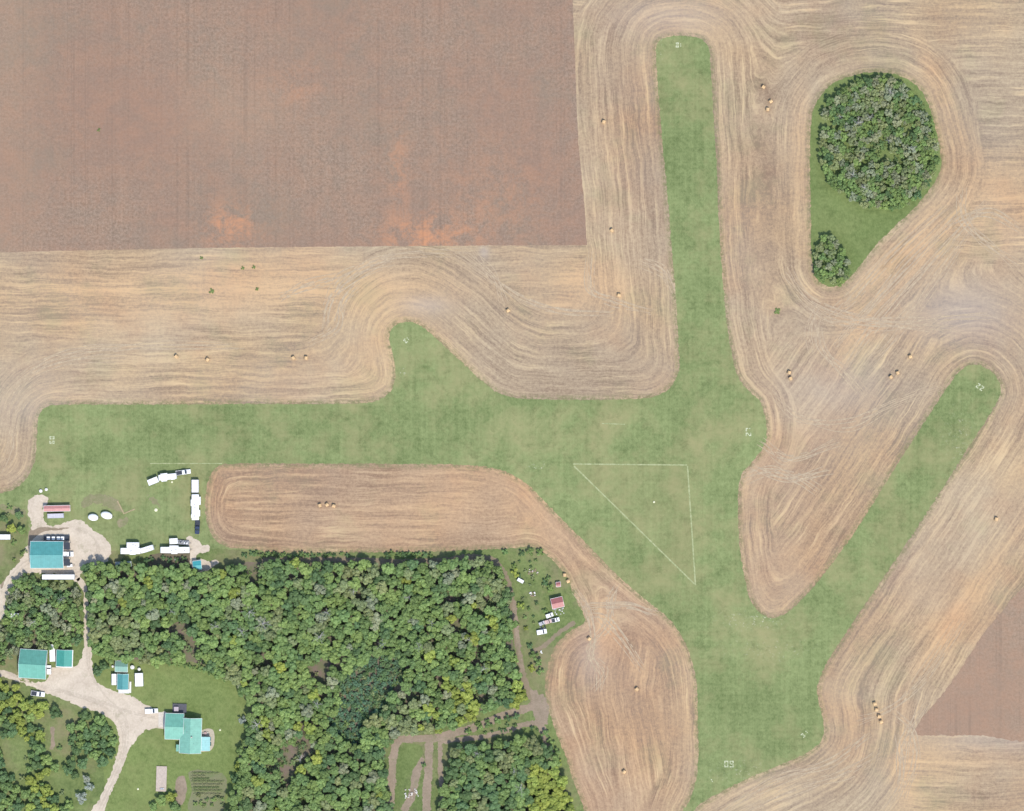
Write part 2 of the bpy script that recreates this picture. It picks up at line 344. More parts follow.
def till_attr(x, y):
    g = blob(x, y, 230, 226, 24, 18)+1.2*blob(x, y, 427, 235, 40, 18)+.45*blob(x, y, 398, 170, 10, 35)+.3*blob(x, y, 295, 85, 20, 18)+.25*blob(x, y, 500, 200, 50, 40)+.16
    return dict(gold=np.clip(g, 0, 1), dust=np.clip((1-sst(x, 10, 60))*.35+.5*blob(x, y, 240, 110, 60, 40), 0, 1))
TMAT = tilled_mat()
sheet('tilled_field', TILL, .012, TMAT, 2, .5, till_attr)
sheet('tilled_soil', TRI, .012, TMAT, 2, 1.6, lambda x, y: dict(gold=0*x+.15, dust=.55+0*x))
GR = grass_mat('mown airstrip grass', (.118, .160, .058), (.212, .250, .108), (.262, .248, .120), .95, (.28, .16))
def air_attr(x, y):
    du = blob(x, y, 662, 50, 4, 10)+blob(x, y, 755, 620, 30, 8)+blob(x, y, 540, 467, 10, 4)+blob(x, y, 403, 372, 5, 4)+.6*blob(x, y, 740, 770, 25, 10)+.5*blob(x, y, 770, 650, 40, 10)+.5*blob(x, y, 960, 440, 15, 30)
    pk = np.where(sdf(np.array([(573,464),(687,465),(695,585)], float), x, y) < 0, .5, 0)+.6*blob(x, y, 100, 500, 26, 8)+.5*blob(x, y, 110, 520, 20, 20)+.3*blob(x, y, 680, 60, 14, 14)
    return dict(dust=np.clip(du, 0, 1), pink=np.clip(pk, 0, 1))
sheet('airfield_grass', AIR, .016, GR, 1.5, 1.0, air_attr)
GI = grass_mat('uncut island grass', (.092, .135, .042), (.170, .210, .078), (.20, .22, .09), .4)
sheet('island_grass', ISL, .016, GI, 1.5, 1.1)
GH = grass_mat('rough farmyard grass', (.085, .128, .042), (.180, .215, .082), (.22, .185, .11), 1.0)
sheet('rough_grass', HOME, .020, GH, 1.5, 1.2)
GL = grass_mat('house lawn', (.112, .160, .048), (.185, .225, .080), (.21, .21, .09), .5)
sheet('lawn', LAWN, .024, GL, 3, .8)
sheet('north_lawn', smooth([(-20,512),(12,508),(26,515),(28,530),(24,545),(12,560),(0,572),(-20,585)]), .024, GH, 3, .8)
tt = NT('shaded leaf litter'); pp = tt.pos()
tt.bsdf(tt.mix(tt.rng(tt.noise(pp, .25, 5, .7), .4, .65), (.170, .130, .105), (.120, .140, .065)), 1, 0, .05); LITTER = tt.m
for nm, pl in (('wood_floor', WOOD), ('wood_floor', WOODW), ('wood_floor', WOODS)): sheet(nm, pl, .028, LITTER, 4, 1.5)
GRV = gravel_mat('pale gravel', (.56, .485, .385), (.40, .335, .26), .38)
DIRT = gravel_mat('worn dirt track', (.245, .190, .135), (.175, .150, .095), .75)
DIRT2 = gravel_mat('pale dirt track', (.30, .235, .175), (.185, .150, .105), .75)
sheet('driveway', DRIVE, .036, GRV, 1.5, 1.5, None, .3)
sheet('yard', YARD, .036, GRV, 1.5, 2.0, None, .28)
sheet('gravel_pad', PAD, .036, GRV, 1.5, 1.2)
sheet('dirt_edge', YARD2, .040, DIRT2, 2, .5)
def band(pts, w):
    c = smooth(pts, 4, False); t = np.gradient(c, axis=0); t /= np.linalg.norm(t, axis=1)[:, None]+1e-9
    n = np.stack([-t[:, 1], t[:, 0]], 1)*(w/2); return np.concatenate([c+n, (c-n)[::-1]])
for nm, pts, wd, m, z in [
 ('dirt_track', [(262,561),(330,560),(400,562),(440,561),(470,557),(492,560),(503,572),(510,590),(514,612),(517,640),(521,665),(527,688),(534,702)], 6, DIRT, .032),
 ('dirt_track', [(514,600),(516,625),(519,650),(523,672)], 4, DIRT2, .036),
 ('dirt_track', [(545,703),(525,709),(500,717),(475,727),(455,733),(435,738),(404,739),(396,745),(393,760),(391,790),(388,820)], 8, DIRT2, .032),
 ('dirt_track', [(548,722),(528,724),(505,731),(480,737),(455,740),(440,742)], 5, DIRT2, .040),
 ('dirt_track', [(429,738),(429,760),(427,790),(426,830)], 8, DIRT2, .040),
 ('dirt_track', [(440,738),(440,760),(442,790),(443,830)], 5, DIRT2, .036),
 ('dirt_track', [(404,811),(412,795),(416,775),(421,757)], 8, DIRT2, .044),
 ('dirt_track', [(534,690),(536,710),(542,728),(549,748),(557,764)], 7, DIRT2, .036),
 ('footpath', [(52,727),(53,740),(51,750)], 4, DIRT2, .040),
 ('dirt_track', [(533,652),(545,645),(560,632),(575,622)], 4, DIRT, .036),
 ('footpath', [(363,745),(366,715),(378,704),(392,695),(402,682),(420,672)], 3.5, DIRT, .036)]:
    sheet(nm, band(pts, wd), z, m, 1.2, 1.5, None, .35)
sheet('dirt_clearing', smooth([(537,697),(542,694),(547,700),(549,712),(547,722),(541,720),(538,708)]), .044, DIRT2, 1.2, 2.6)
sheet('clearing', smooth([(392,745),(405,740),(446,742),(448,790),(447,840),(386,840),(389,790)]), .030, GH, 3, 1)
sheet('weedy_patch', smooth([(402,748),(418,744),(423,752),(416,765),(406,778),(400,790),(398,765)]), .048, GI, 3, 1)
sheet('dirt_bank', smooth([(150,555),(190,552),(191,572),(178,572),(150,567)]), .032, gravel_mat('brown brush soil', (.16,.125,.09), (.10,.10,.06), .6), 2, 1)
sheet('bare_dirt', smooth([(176,780),(184,776),(187,790),(182,805),(176,800)]), .030, DIRT2, 2, .8)
RUT = gravel_mat('packed wheel ruts', (.49, .425, .335), (.36, .30, .235), .25)
rz = .042
for pts in ([(6,672),(40,686),(80,697),(112,712),(124,735),(120,762),(98,808)], [(88,650),(90,672),(104,694),(124,716),(127,736),(121,765),(101,808)], [(60,690),(95,700),(130,712),(156,718)], [(6,588),(16,572),(34,560),(60,571),(84,570)], [(80,572),(98,552),(92,536),(76,530)]):
    for off in (-1.7, 1.7): sheet('wheel_rut', band([(x+off*.7, y+off*.7) for x, y in pts], 1.4), rz, RUT, 1.0, .8, None, .4); rz += .003
for pts in ([(84,497),(98,494),(118,500),(122,512),(112,508),(96,504),(82,508)], [(0,505),(14,507),(26,512),(20,515),(4,511)], [(118,520),(128,517),(126,525),(119,527)], [(148,495),(156,500),(160,507),(152,504)]):
    sheet('bare_patch', smooth(pts), .030, gravel_mat('thin dry turf', (.26, .22, .14), (.14, .165, .07), .8), 1.5, 2.4, None, .3)
sheet('concrete_pad', np.array([(158.5,712),(166.5,712.5),(166,727),(158.5,727)]), .085, plain('concrete', (.55,.50,.43), .9), 1, .05)
GARD = gravel_mat('dug garden soil', (.20, .185, .115), (.13, .165, .07), .7)
sheet('garden_soil', smooth([(190,771),(222,773),(227,782),(225,797),(222,811),(189,811),(192,790)]), .030, GARD, 2, .8)

# wheel tracks pressed across the windrows
def tracks():
    vs_, fs = [], []; rr = random.Random(3)
    def rib(c, off, w, z):
        t = np.gradient(c, axis=0); t /= np.linalg.norm(t, axis=1)[:, None]+1e-9; n = np.stack([-t[:, 1], t[:, 0]], 1)
        c = c+n*off; b = len(vs_); k = len(c)
        for i in range(k):
            ww = w*(.3+.7*math.sin(math.pi*min(1, (i+.3)/k)))
            for s in (-1, 1):
                q = c[i]+n[i]*s*ww/2; vs_.append(P(q[0], q[1], z))
        for i in range(k-1):
            if rr.random() < .86: fs.append((b+2*i, b+2*i+1, b+2*i+3, b+2*i+2))
    C = [[(800,300),(830,322),(880,324),(930,316),(990,318)], [(786,270),(812,300),(850,320),(905,322),(960,330)], [(960,215),(905,265),(865,310),(835,345)], [(985,205),(930,262),(880,318),(845,362)],
     [(975,225),(935,280),(895,330),(862,372)], [(945,205),(890,262),(850,300),(820,322)], [(818,320),(822,350),(840,372),(870,400)], [(815,305),(812,330),(816,352)],
     [(590,255),(592,285),(612,300),(650,312)], [(640,262),(660,272),(672,290)], [(330,310),(342,280),(370,262),(410,252),(470,254)], [(324,330),(330,300),(352,276),(395,262)],
     [(310,345),(335,330),(345,300),(360,285)], [(470,250),(490,275),(505,298)], [(455,252),(520,300),(570,315),(610,310)], [(280,300),(310,285),(340,275)],
     [(592,640),(606,625),(612,602),(618,585)], [(588,612),(605,622),(622,640),(640,668)], [(575,592),(588,612),(594,640),(590,668)], [(600,640),(590,655),(602,675),(596,690)], [(585,605),(630,606),(655,612)],
     [(755,470),(790,480),(830,470)], [(770,395),(800,420),(850,425),(900,402),(940,385)], [(760,440),(790,462),(840,440)], [(745,480),(770,470),(800,478),(820,490)],
     [(900,730),(905,760),(898,790),(885,811)], [(925,700),(905,740),(900,775)], [(890,715),(912,730),(916,760),(900,800)], [(0,395),(30,370),(80,352),(160,345),(240,348)], [(0,420),(18,385),(60,362),(130,356)],
     [(1024,270),(985,245),(965,215),(962,190)], [(1024,230),(990,215),(950,225)], [(0,470),(12,445),(14,410),(40,380)],
     [(960,620),(925,672),(895,705),(860,720)], [(720,811),(780,780),(830,762),(868,735)], [(735,811),(800,790),(845,772),(880,750)]]
    zi = 0
    for c in C:
        for rep in range(3):
            j = [(x+rr.uniform(-5, 5), y+rr.uniform(-5, 5)) for x, y in c]; s = smooth(j, 8, False)
            zi += 1
            for off in (-2.0, 2.0): rib(s, off, rr.uniform(.6, 1.2), .005+zi*.0004)
    t = NT('flattened straw track'); p = t.pos()
    t.bsdf(t.mix(t.rng(t.noise(p, .5, 4, .8), .35, .65), (.29, .225, .160), (.44, .35, .235)), 1, 0, .05)
    o = mesh_np('wheel_tracks', vs_, fs, [4]*len(fs), t.m)
tracks()
CHALK = (lambda t: (t.bsdf(t.mix(t.rng(t.noise(t.pos(), .5, 4, .8), .34, .62), (.20, .235, .10), (.35, .37, .21)), 1, 0, .05), t.m)[1])(NT('faded white line paint'))
def ribbon(name, pts, w, z, m, label, cat, group=None):
    v, f = [], []
    for (x0, y0), (x1, y1) in zip(pts[:-1], pts[1:]):
        L = math.hypot(x1-x0, y1-y0); nx_, ny_ = -(y1-y0)/L*w/2, (x1-x0)/L*w/2; b = len(v)
        v += [P(x0+nx_, y0+ny_, z), P(x0-nx_, y0-ny_, z), P(x1-nx_, y1-ny_, z), P(x1+nx_, y1+ny_, z)]; f.append((b, b+1, b+2, b+3)); z += .002
    o = mesh_np(name, v, f, [4]*len(f), m, kind=None); tag(o, label, cat, group); return o
ribbon('painted_line', [(573,464),(687,465)], 1.3, .030, CHALK, 'faded line forming the north side of the triangle on the grass', 'painted line', 'sides of the painted triangle')
ribbon('painted_line', [(687.5,466),(695.5,585)], 1.3, .030, CHALK, 'faded line forming the east side of the triangle on the grass', 'painted line', 'sides of the painted triangle')
ribbon('painted_line', [(574,466),(694.5,584)], 1.3, .034, CHALK, 'faded long diagonal line closing the triangle on the grass', 'painted line', 'sides of the painted triangle')
ribbon('painted_line', [(150,463.5),(222,463.5)], .8, .034, CHALK, 'thin faint line north of the parked campers', 'painted line')
ribbon('painted_line', [(602,423.5),(625,424.3)], .9, .034, CHALK, 'short faint dash above the painted triangle', 'painted line')
# painted runway numbers, drawn as block strokes
SEG = {'0': 'abcdef', '1': 'bc', '2': 'abged', '3': 'abgcd', '4': 'fgbc', '5': 'afgcd', '6': 'afgcde', '7': 'abc', '8': 'abcdefg', '9': 'abcdfg'}
PAINT = (lambda t: (t.bsdf(t.mix(t.rng(t.noise(t.pos(), .9, 3, .8), .32, .55), (.22, .26, .13), (.47, .49, .34)), .9, 0, .1), t.m)[1])(NT('white ground paint'))
def number(txt, px, py, rot, h, label):
    w_, s = h*.6, .95; root = bpy.data.objects.new('runway_number', None); COL.objects.link(root); root.location = P(px, py, .036); root.rotation_euler = (0, 0, rot)
    tag(root, label, 'runway number', 'painted runway numbers')
    for i, ch in enumerate(txt):
        v, f = [], []; xo = (i-(len(txt)-1)/2)*(w_+1.4); n = 10
        for g in SEG[ch]:
            hx, hy = w_/2, h/2
            r = {'a': (-hx, hy-s, hx, hy), 'd': (-hx, -hy, hx, -hy+s), 'g': (-hx+s, -s/2, hx-s, s/2), 'b': (hx-s, s/2, hx, hy-s), 'c': (hx-s, -hy+s, hx, -s/2), 'f': (-hx, s/2, -hx+s, hy-s), 'e': (-hx, -hy+s, -hx+s, -s/2)}[g]
            b = len(v)
            for x, y in ((r[0], r[1]), (r[2], r[1]), (r[2], r[3]), (r[0], r[3])): v.append(((x+xo)*M, y*M, 0))
            f.append((b, b+1, b+2, b+3))
        mesh_np('digit', v, f, [4]*len(f), PAINT, kind=None, parent=root)
number('09', 729, 764, 0, 6.5, 'white 09 painted on grass at the south end of the airfield')
number('18', 679.5, 45, math.pi, 5, 'white runway number painted at the north tip of the vertical strip')
number('27', 748.5, 432, math.pi/2, 5.5, 'white runway number painted where grass bulges east')
number('09', 52, 440, -math.pi/2, 5, 'faded runway number at the west end of the long strip')
number('13', 407, 339.5, math.pi*1.25, 4.5, 'white runway number on the pointed bump above the west strip')
number('22', 980, 387, math.pi-.6, 5, 'white runway number at the rounded tip of the diagonal east strip')
number('31', 804.5, 734, .78, 4.5, 'white runway number near the lower right corner of the grass')
number('1', 711, 781, .5, 5, 'single white mark painted south-west of the 09')

# ---------------------------------------------------------------- bmesh helpers
def bx(bm, c, s, bev=0, rot=0, seg=2, tilt=None):
    r = bmesh.ops.create_cube(bm, size=1.0); vs_ = r['verts']
    bmesh.ops.scale(bm, vec=s, verts=vs_)
    if bev:
        es = {e for v in vs_ for e in v.link_edges}
        rb = bmesh.ops.bevel(bm, geom=list(es), offset=bev, segments=seg, affect='EDGES', profile=.5)
        vs_ = list({v for f in rb['faces'] for v in f.verts} | {v for v in vs_ if v.is_valid})
        vs_ = list({v for v in vs_ for v in [v]})
        # gather the linked island
        seen = set(vs_); st = list(vs_)
        while st:
            v = st.pop()
            for e in v.link_edges:
                o = e.other_vert(v)
                if o not in seen: seen.add(o); st.append(o)
        vs_ = list(seen)
    m = Matrix.Translation(c) @ Matrix.Rotation(rot, 4, 'Z')
    if tilt: m = m @ Matrix.Rotation(tilt[1], 4, tilt[0])
    bmesh.ops.transform(bm, matrix=m, verts=vs_)
def cyl(bm, c, r, h, axis='Z', seg=16, r2=None, bev=0):
    q = bmesh.ops.create_cone(bm, cap_ends=True, segments=seg, radius1=r, radius2=r if r2 is None else r2, depth=h)
    m = Matrix.Translation(c)
    if axis == 'X': m = m @ Matrix.Rotation(math.pi/2, 4, 'Y')
    if axis == 'Y': m = m @ Matrix.Rotation(math.pi/2, 4, 'X')
    bmesh.ops.transform(bm, matrix=m, verts=q['verts'])
def prism(bm, pts, axis='Y', a=0, b=1):
    """pts: outline in the two other axes"""
    def mk(p, t): return (p[0], t, p[1]) if axis == 'Y' else ((t, p[0], p[1]) if axis == 'X' else (p[0], p[1], t))
    A = [bm.verts.new(mk(p, a)) for p in pts]; B = [bm.verts.new(mk(p, b)) for p in pts]; n = len(pts)
    bm.faces.new(A); bm.faces.new(B[::-1])
    for i in range(n): bm.faces.new((A[i], B[i], B[(i+1) % n], A[(i+1) % n]))
def ball(bm, c, r, sc=(1, 1, 1), sub=2):
    q = bmesh.ops.create_icosphere(bm, subdivisions=sub, radius=r)
    bmesh.ops.transform(bm, matrix=Matrix.Translation(c) @ Matrix.Diagonal((*sc, 1)), verts=q['verts'])
SPLIT = {'trim', 'gutter', 'roof_rail', 'door', 'awning', 'roof_vent', 'scrap', 'roof_bow', 'cover', 'cage', 'rail', 'frame', 'fascia'}
def part(name, parent, m, fn, smooth_=False):
    if name in SPLIT:
        bm = bmesh.new(); fn(bm); bmesh.ops.recalc_face_normals(bm, faces=bm.faces[:]); left = set(bm.verts); outs = []
        while left:
            v0 = left.pop(); isl = [v0]; st = [v0]
            while st:
                for e in st.pop().link_edges:
                    for o in e.verts:
                        if o in left: left.discard(o); isl.append(o); st.append(o)
            ix = {v: i for i, v in enumerate(isl)}; fs = {f for v in isl for f in v.link_faces}
            me = bpy.data.meshes.new(name); me.from_pydata([v.co[:] for v in isl], [], [[ix[v] for v in f.verts] for f in fs]); me.materials.append(m)
            o = bpy.data.objects.new(name, me); COL.objects.link(o); o.parent = parent; outs.append(o)
        bm.free(); return outs
    bm = bmesh.new(); fn(bm); bmesh.ops.recalc_face_normals(bm, faces=bm.faces[:]); me = bpy.data.meshes.new(name); bm.to_mesh(me); bm.free()
    if smooth_:
        for p_ in me.polygons: p_.use_smooth = True
    me.materials.append(m); o = bpy.data.objects.new(name, me); COL.objects.link(o); o.parent = parent; return o
def thing(name, label, cat, px, py, rot=0, group=None, z=.05):
    o = bpy.data.objects.new(name, None); o.empty_display_size = .5; COL.objects.link(o)
    o.location = P(px, py, z); o.rotation_euler = (0, 0, rot); return tag(o, label, cat, group)
def copy_tree(o, parent=None):
    c = o.copy(); COL.objects.link(c); c.parent = parent
    for ch in list(o.children): copy_tree(ch, c)
    return c
WHITE = plain('white painted panel', (.80, .80, .79), .4); WALLW = plain('cream siding', (.72, .70, .64), .7)
GLASS = plain('dark window glass', (.03, .04, .05), .08, 0, .7); RUB = plain('tyre rubber', (.03, .03, .03), .9)
GREYM = plain('grey metal', (.30, .31, .32), .5, .2); DARK = plain('dark paint', (.035, .04, .05), .3, 0, .6)
CONC = plain('weathered concrete', (.50, .45, .39), .95, 0, .1); WOODM = plain('weathered timber', (.26, .19, .13), .9); CHR = plain('rim metal', (.55, .55, .56), .3, .7)
REDL = plain('red lamp lens', (.45, .02, .02), .3); CLRL = plain('headlamp lens', (.8, .8, .75), .15); OFFW = plain('off white cloth', (.68, .66, .62), .8)
def metal_roof(name, c, axis):
    if name+axis in _pm: return _pm[name+axis]
    t = NT(name); p = t.n('ShaderNodeTexCoord').outputs['Object']
    wv = t.n('ShaderNodeTexWave', wave_type='BANDS', bands_direction=axis); t.l(p, wv.inputs['Vector']); wv.inputs['Scale'].default_value = .35
    f = t.math('MULTIPLY', t.rng(wv.outputs[1], .86, 1), .32)
    c0 = t.mix(t.rng(t.noise(p, .5, 4, .65), .3, .75), c, tuple(q*.74 for q in c))
    b = t.bsdf(t.mix(f, c0, tuple(q*.62 for q in c)), .45, 0, .4)
    _pm[name+axis] = t.m; return t.m

# ---------------------------------------------------------------- buildings
TEAL = (.045, .300, .265); TEALB = (.085, .300, .290); TEALP = (.130, .350, .275)
def gable(name, label, cat, x0, y0, x1, y1, rot=0, ridge='X', eave=3.5, rise=2.0, roofc=('teal metal', TEAL), wallm=None, oh=.5, doors=(), windows=(), group=None, curve=0, parent=None, local=None):
    wallm = wallm or WALLW; cx, cy = (x0+x1)/2, (y0+y1)/2; L, W = (x1-x0)*M, (y1-y0)*M
    root = parent or thing(name, label, cat, cx, cy, rot, group)
    ofx, ofy = (0, 0) if not local else local
    if ridge == 'Y': L, W = W, L
    q = Matrix.Rotation(math.pi/2, 4, 'Z') if ridge == 'Y' else Matrix.Identity(4)
    q = Matrix.Translation((ofx, ofy, 0)) @ q
    l2, w2 = L/2-oh, W/2-oh
    wl = part('wall', root, wallm, lambda bm: prism(bm, [(-w2, 0), (w2, 0), (w2, eave), (0, eave+rise*w2/(W/2)-.05), (-w2, eave)], 'X', -l2, l2))
    wl.data.transform(q)
    sl_ = rise/(W/2); e0 = eave-sl_*oh
    def rf(bm):
        for s in (1, -1):
            pts = [(s*W/2, e0+.02), (s*W/2, e0+.18), (0, e0+sl_*W/2+.18), (0, e0+sl_*W/2+.02)]
            prism(bm, pts, 'X', -L/2, L/2) if s == 1 else prism(bm, [(a-.004, b) for a, b in pts], 'X', -L/2, L/2)
    rm = metal_roof(roofc[0], roofc[1], 'Y' if ridge == 'Y' else 'X')
    rfo = part('roof', root, rm, rf); rfo.data.transform(q)
    rc = part('ridge_cap', rfo, rm, lambda bm: prism(bm, [(-.25, e0+rise+.14), (0, e0+rise+.26), (.25, e0+rise+.14), (0, e0+rise+.20)], 'X', -L/2-.02, L/2+.02)); rc.data.transform(q)
    tr = part('trim', root, WHITE, lambda bm: [bx(bm, (s*(L/2+.04), k*W/4, e0+rise/2+.12), (.1, math.hypot(W/2, rise)+.05, .24), tilt=('X', -k*math.atan(sl_))) for s in (-1, 1) for k in (-1, 1)])
    for z_ in tr: z_.data.transform(q)
    gt = part('gutter', root, WHITE, lambda bm: [bx(bm, (0, s*(W/2+.07), e0+.1), (L, .12, .14)) for s in (-1, 1)])
    for z_ in gt: z_.data.transform(q)
    for (side, pos, wd, ht) in doors:
        def fd(bm, g=0):
            if side in 'EW': bx(bm, ((l2+.03)*(1 if side == 'E' else -1), pos, ht/2), (.06, wd, ht))
            else: bx(bm, (pos, (w2+.03)*(1 if side == 'N' else -1), ht/2), (wd, .06, ht))
        d = part('door', root, WHITE, fd)[0]; d.data.transform(q)
        def fh(bm):
            if side in 'EW': bx(bm, ((l2+.1)*(1 if side == 'E' else -1), pos+wd*.35, 1.05), (.08, .12, .12))
            else: bx(bm, (pos+wd*.35, (w2+.1)*(1 if side == 'N' else -1), 1.05), (.12, .08, .12))
        h = part('handle', d, GREYM, fh); h.data.transform(q)
    for (side, pos, wd) in windows:
        def fw(bm, k=1.0, out=.03):
            if side in 'EW': bx(bm, ((l2+out)*(1 if side == 'E' else -1), pos, 1.6), (.06, wd*k, 1.1*k))
            else: bx(bm, (pos, (w2+out)*(1 if side == 'N' else -1), 1.6), (wd*k, .06, 1.1*k))
        wn = part('window', root, WHITE, fw); wn.data.transform(q)
        pn = part('pane', wn, GLASS, lambda bm: fw(bm, .86, .045)); pn.data.transform(q)
    return root
shop = gable('workshop', 'large workshop with blue-green metal roof in the northern gravel yard', 'workshop', 32, 541, 64.8, 567.5, 0, 'X', 4.8, 1.9, ('blue teal metal', TEALB), doors=[('E', 2.8, 4.2, 4), ('E', -3.2, 4.0, 4)], windows=[('S', -4, 1.4), ('S', 3, 1.4), ('N', 0, 1.4)])
part('awning', shop, DARK, lambda bm: [bx(bm, (9.85, 4.3, 4.0), (3.1, 3.6, .12)), bx(bm, (9.85, -3.9, 4.0), (3.1, 3.4, .12))]+[bx(bm, (11.2, y, 2), (.14, .14, 3.9)) for y in (5.8, 2.6, -2.4, -5.4)])
barn = gable('barn', 'big green-roofed barn with a two-tone gable beside the driveway', 'barn', 21, 649, 48, 677.5, -.06, 'X', 4.5, 3.4, ('green metal', (.125, .350, .275)), doors=[('E', 0, 4.5, 4), ('W', 3, 1, 2.1)], windows=[('S', -3, 1.3), ('S', 3, 1.3)])
shed = gable('storage_shed', 'square deep green shed east of the big barn', 'shed', 57.3, 649.5, 73, 666, -.03, 'Y', 3, 1.3, ('deep green metal', (.060, .290, .235)), doors=[('E', 0, 3, 2.4)], windows=[('S', 1, 1)])
part('fascia', shed, WHITE, lambda bm: [bx(bm, (4.1, 0, 2.45), (.35, 8.3, .1)), bx(bm, (0, -4.35, 2.45), (8.2, .5, .1))])
bunk = gable('bunkhouse', 'pale green cabin at the north end of the small cabin pair', 'cabin', 116, 660.5, 128.5, 671.3, -.03, 'X', 2.8, 1.2, ('pale green metal', (.20, .36, .29)), doors=[('E', 0, 1, 2)], windows=[('N', 1, 1)])
cab = gable('cabin', 'narrow teal-roofed cabin with a white deck on its south side', 'cabin', 118, 673.5, 129, 689, -.02, 'Y', 2.8, 1.3, ('blue teal metal', (.09, .29, .29)), doors=[('E', 0, 1, 2)], windows=[('N', -1, 1.2)])
part('deck', cab, plain('white deck boards', (.70, .69, .66), .7), lambda bm: [bx(bm, (.3, -4.9, .35), (5.4, 2.0, .12)), bx(bm, (3.5, -2.9, .35), (.9, 5.6, .12))]+[bx(bm, (x, -5.8, .17), (.12, .12, .3)) for x in (-2, 0, 2.5)])
part('railing', cab, WHITE, lambda bm: [bx(bm, (.3, -5.85, 1.2), (5.4, .07, .07))]+[bx(bm, (-2.3+k*.65, -5.85, .8), (.05, .05, .8)) for k in range(9)])
hut = gable('utility_shed', 'tiny turquoise-roofed shed on the gravel behind the motorhome', 'shed', 193.5, 560.5, 202, 569.5, .12, 'X', 2.3, .8, ('turquoise metal', (.06, .33, .35)), oh=.3, doors=[('E', 0, .9, 1.9)])
rsh = gable('red_shed', 'dusty red-roofed shed in the scrapyard clearing', 'shed', 551.3, 597.3, 563.3, 607.5, .22, 'X', 2.6, .9, ('faded red metal', (.36, .135, .125)), wallm=WOODM, doors=[('S', 0, 1.6, 2)])
psh = gable('long_shed', 'long narrow shed with a faded pink-red roof', 'shed', 44.5, 505.4, 70.8, 511, .02, 'X', 2.3, .4, ('faded pink metal', (.50, .235, .215)), oh=.2, wallm=WOODM, doors=[('S', -3, 1.4, 1.8), ('S', 3, 1.4, 1.8)])
tin = gable('small_red_coop', 'very small red-roofed coop just north of the red-roofed shed', 'coop', 556, 582, 560.5, 586.5, .1, 'X', 1.4, .4, ('faded red metal', (.30, .10, .09)), oh=.15, wallm=WOODM, doors=[('S', 0, .6, 1)])
# the house: main block, cross wing, sun porch
hs = gable('house', 'green-roofed house with a west wing and a pale blue porch', 'house', 180.5, 717.5, 202, 752.5, -.03, 'Y', 3.2, 2.3, ('mint metal', (.20, .43, .335)), doors=[('S', 2, 1, 2.1)], windows=[('E', -2.5, 1.4), ('E', 2, 1.4), ('N', 4, 1.4), ('N', -3, 1.4), ('S', -5, 1.4)])
gable('', '', '', 165.5, 713.3, 184, 739, 0, 'X', 3.0, 2.0, ('green mint metal', (.155, .39, .30)), doors=[('W', 0, 4.6, 2.3)], parent=hs, local=(-8.2, 4.4), windows=[('S', 0, 1.4)])
part('porch', hs, WALLW, lambda bm: bx(bm, (7.5, -3.9, 1.3), (4.0, 6.2, 2.6)))
part('porch_roof', hs, metal_roof('pale blue metal', (.27, .52, .50), 'Y'), lambda bm: bx(bm, (7.55, -3.9, 2.75), (4.6, 7.0, .14), tilt=('Y', .07)))
part('bay', hs, metal_roof('mint metal', (.20, .43, .335), 'X'), lambda bm: bx(bm, (-6.1, -6.4, 2.5), (2.0, 3.4, .14), tilt=('Y', -.1)))
part('chimney', hs, CONC, lambda bm: bx(bm, (.8, -.5, 5.5), (.6, .6, 1.4), .04))
part('roof_vent', hs, GREYM, lambda bm: [cyl(bm, (-1.8, 2, 5.3), .12, .8), cyl(bm, (2, -4, 5), .12, .8)])
part('deck', hs, plain('charcoal deck boards', (.085, .085, .10), .8), lambda bm: [bx(bm, (-6.2, 13.2, .4), (7.0, 4.6, .14))]+[bx(bm, (x, 15.4, .8), (.08, .08, .9)) for x in (-9.5, -7.3, -5, -2.9)]+[bx(bm, (-6.2, 15.4, 1.25), (6.8, .1, .07))])
ht = thing('hot_tub', 'square pale hot tub standing on the dark deck north of the house', 'hot tub', 176.5, 708.7, 0, z=.52)
part('shell', ht, plain('tub cover', (.36, .31, .32), .6), lambda bm: bx(bm, (0, 0, .45), (2.3, 2.3, .9), .1)); part('cover', ht, plain('mauve cover', (.42, .36, .38), .6), lambda bm: [bx(bm, (-.55, 0, .95), (1.06, 2.2, .1), .03), bx(bm, (.55, 0, .95), (1.06, 2.2, .1), .03)])
sheet('patio', smooth([(202,730),(208,728.5),(213,730),(214.5,736),(214,745),(211,750),(206,751.5),(200,750.5),(200,731)]), .060, plain('patio stone', (.42, .37, .28), .9), 1, .15)
pt = thing('patio_table', 'round table on the curved stone patio east of the house', 'table', 205.5, 733.3, 0, z=.07)
part('tabletop', pt, plain('rosy tabletop', (.42, .30, .28), .5), lambda bm: cyl(bm, (0, 0, .73), .75, .05)); part('pedestal', pt, GREYM, lambda bm: cyl(bm, (0, 0, .36), .06, .72))
def chair(px, py, rot, label):
    c = thing('patio_chair', label, 'chair', px, py, rot, 'chairs on the patio', z=.07)
    part('seat', c, OFFW, lambda bm: bx(bm, (0, 0, .45), (.5, .5, .06), .02)); part('backrest', c, OFFW, lambda bm: bx(bm, (0, -.25, .75), (.5, .05, .55), .02))
    for x in (-.22, .22):
        for y in (-.22, .22): part('leg', c, GREYM, lambda bm, x=x, y=y: bx(bm, (x, y, .21), (.04, .04, .42)))
chair(203.2, 733, -1.5, 'patio chair on the west side of the round table'); chair(207.8, 732.6, 1.6, 'patio chair on the east side of the round table')
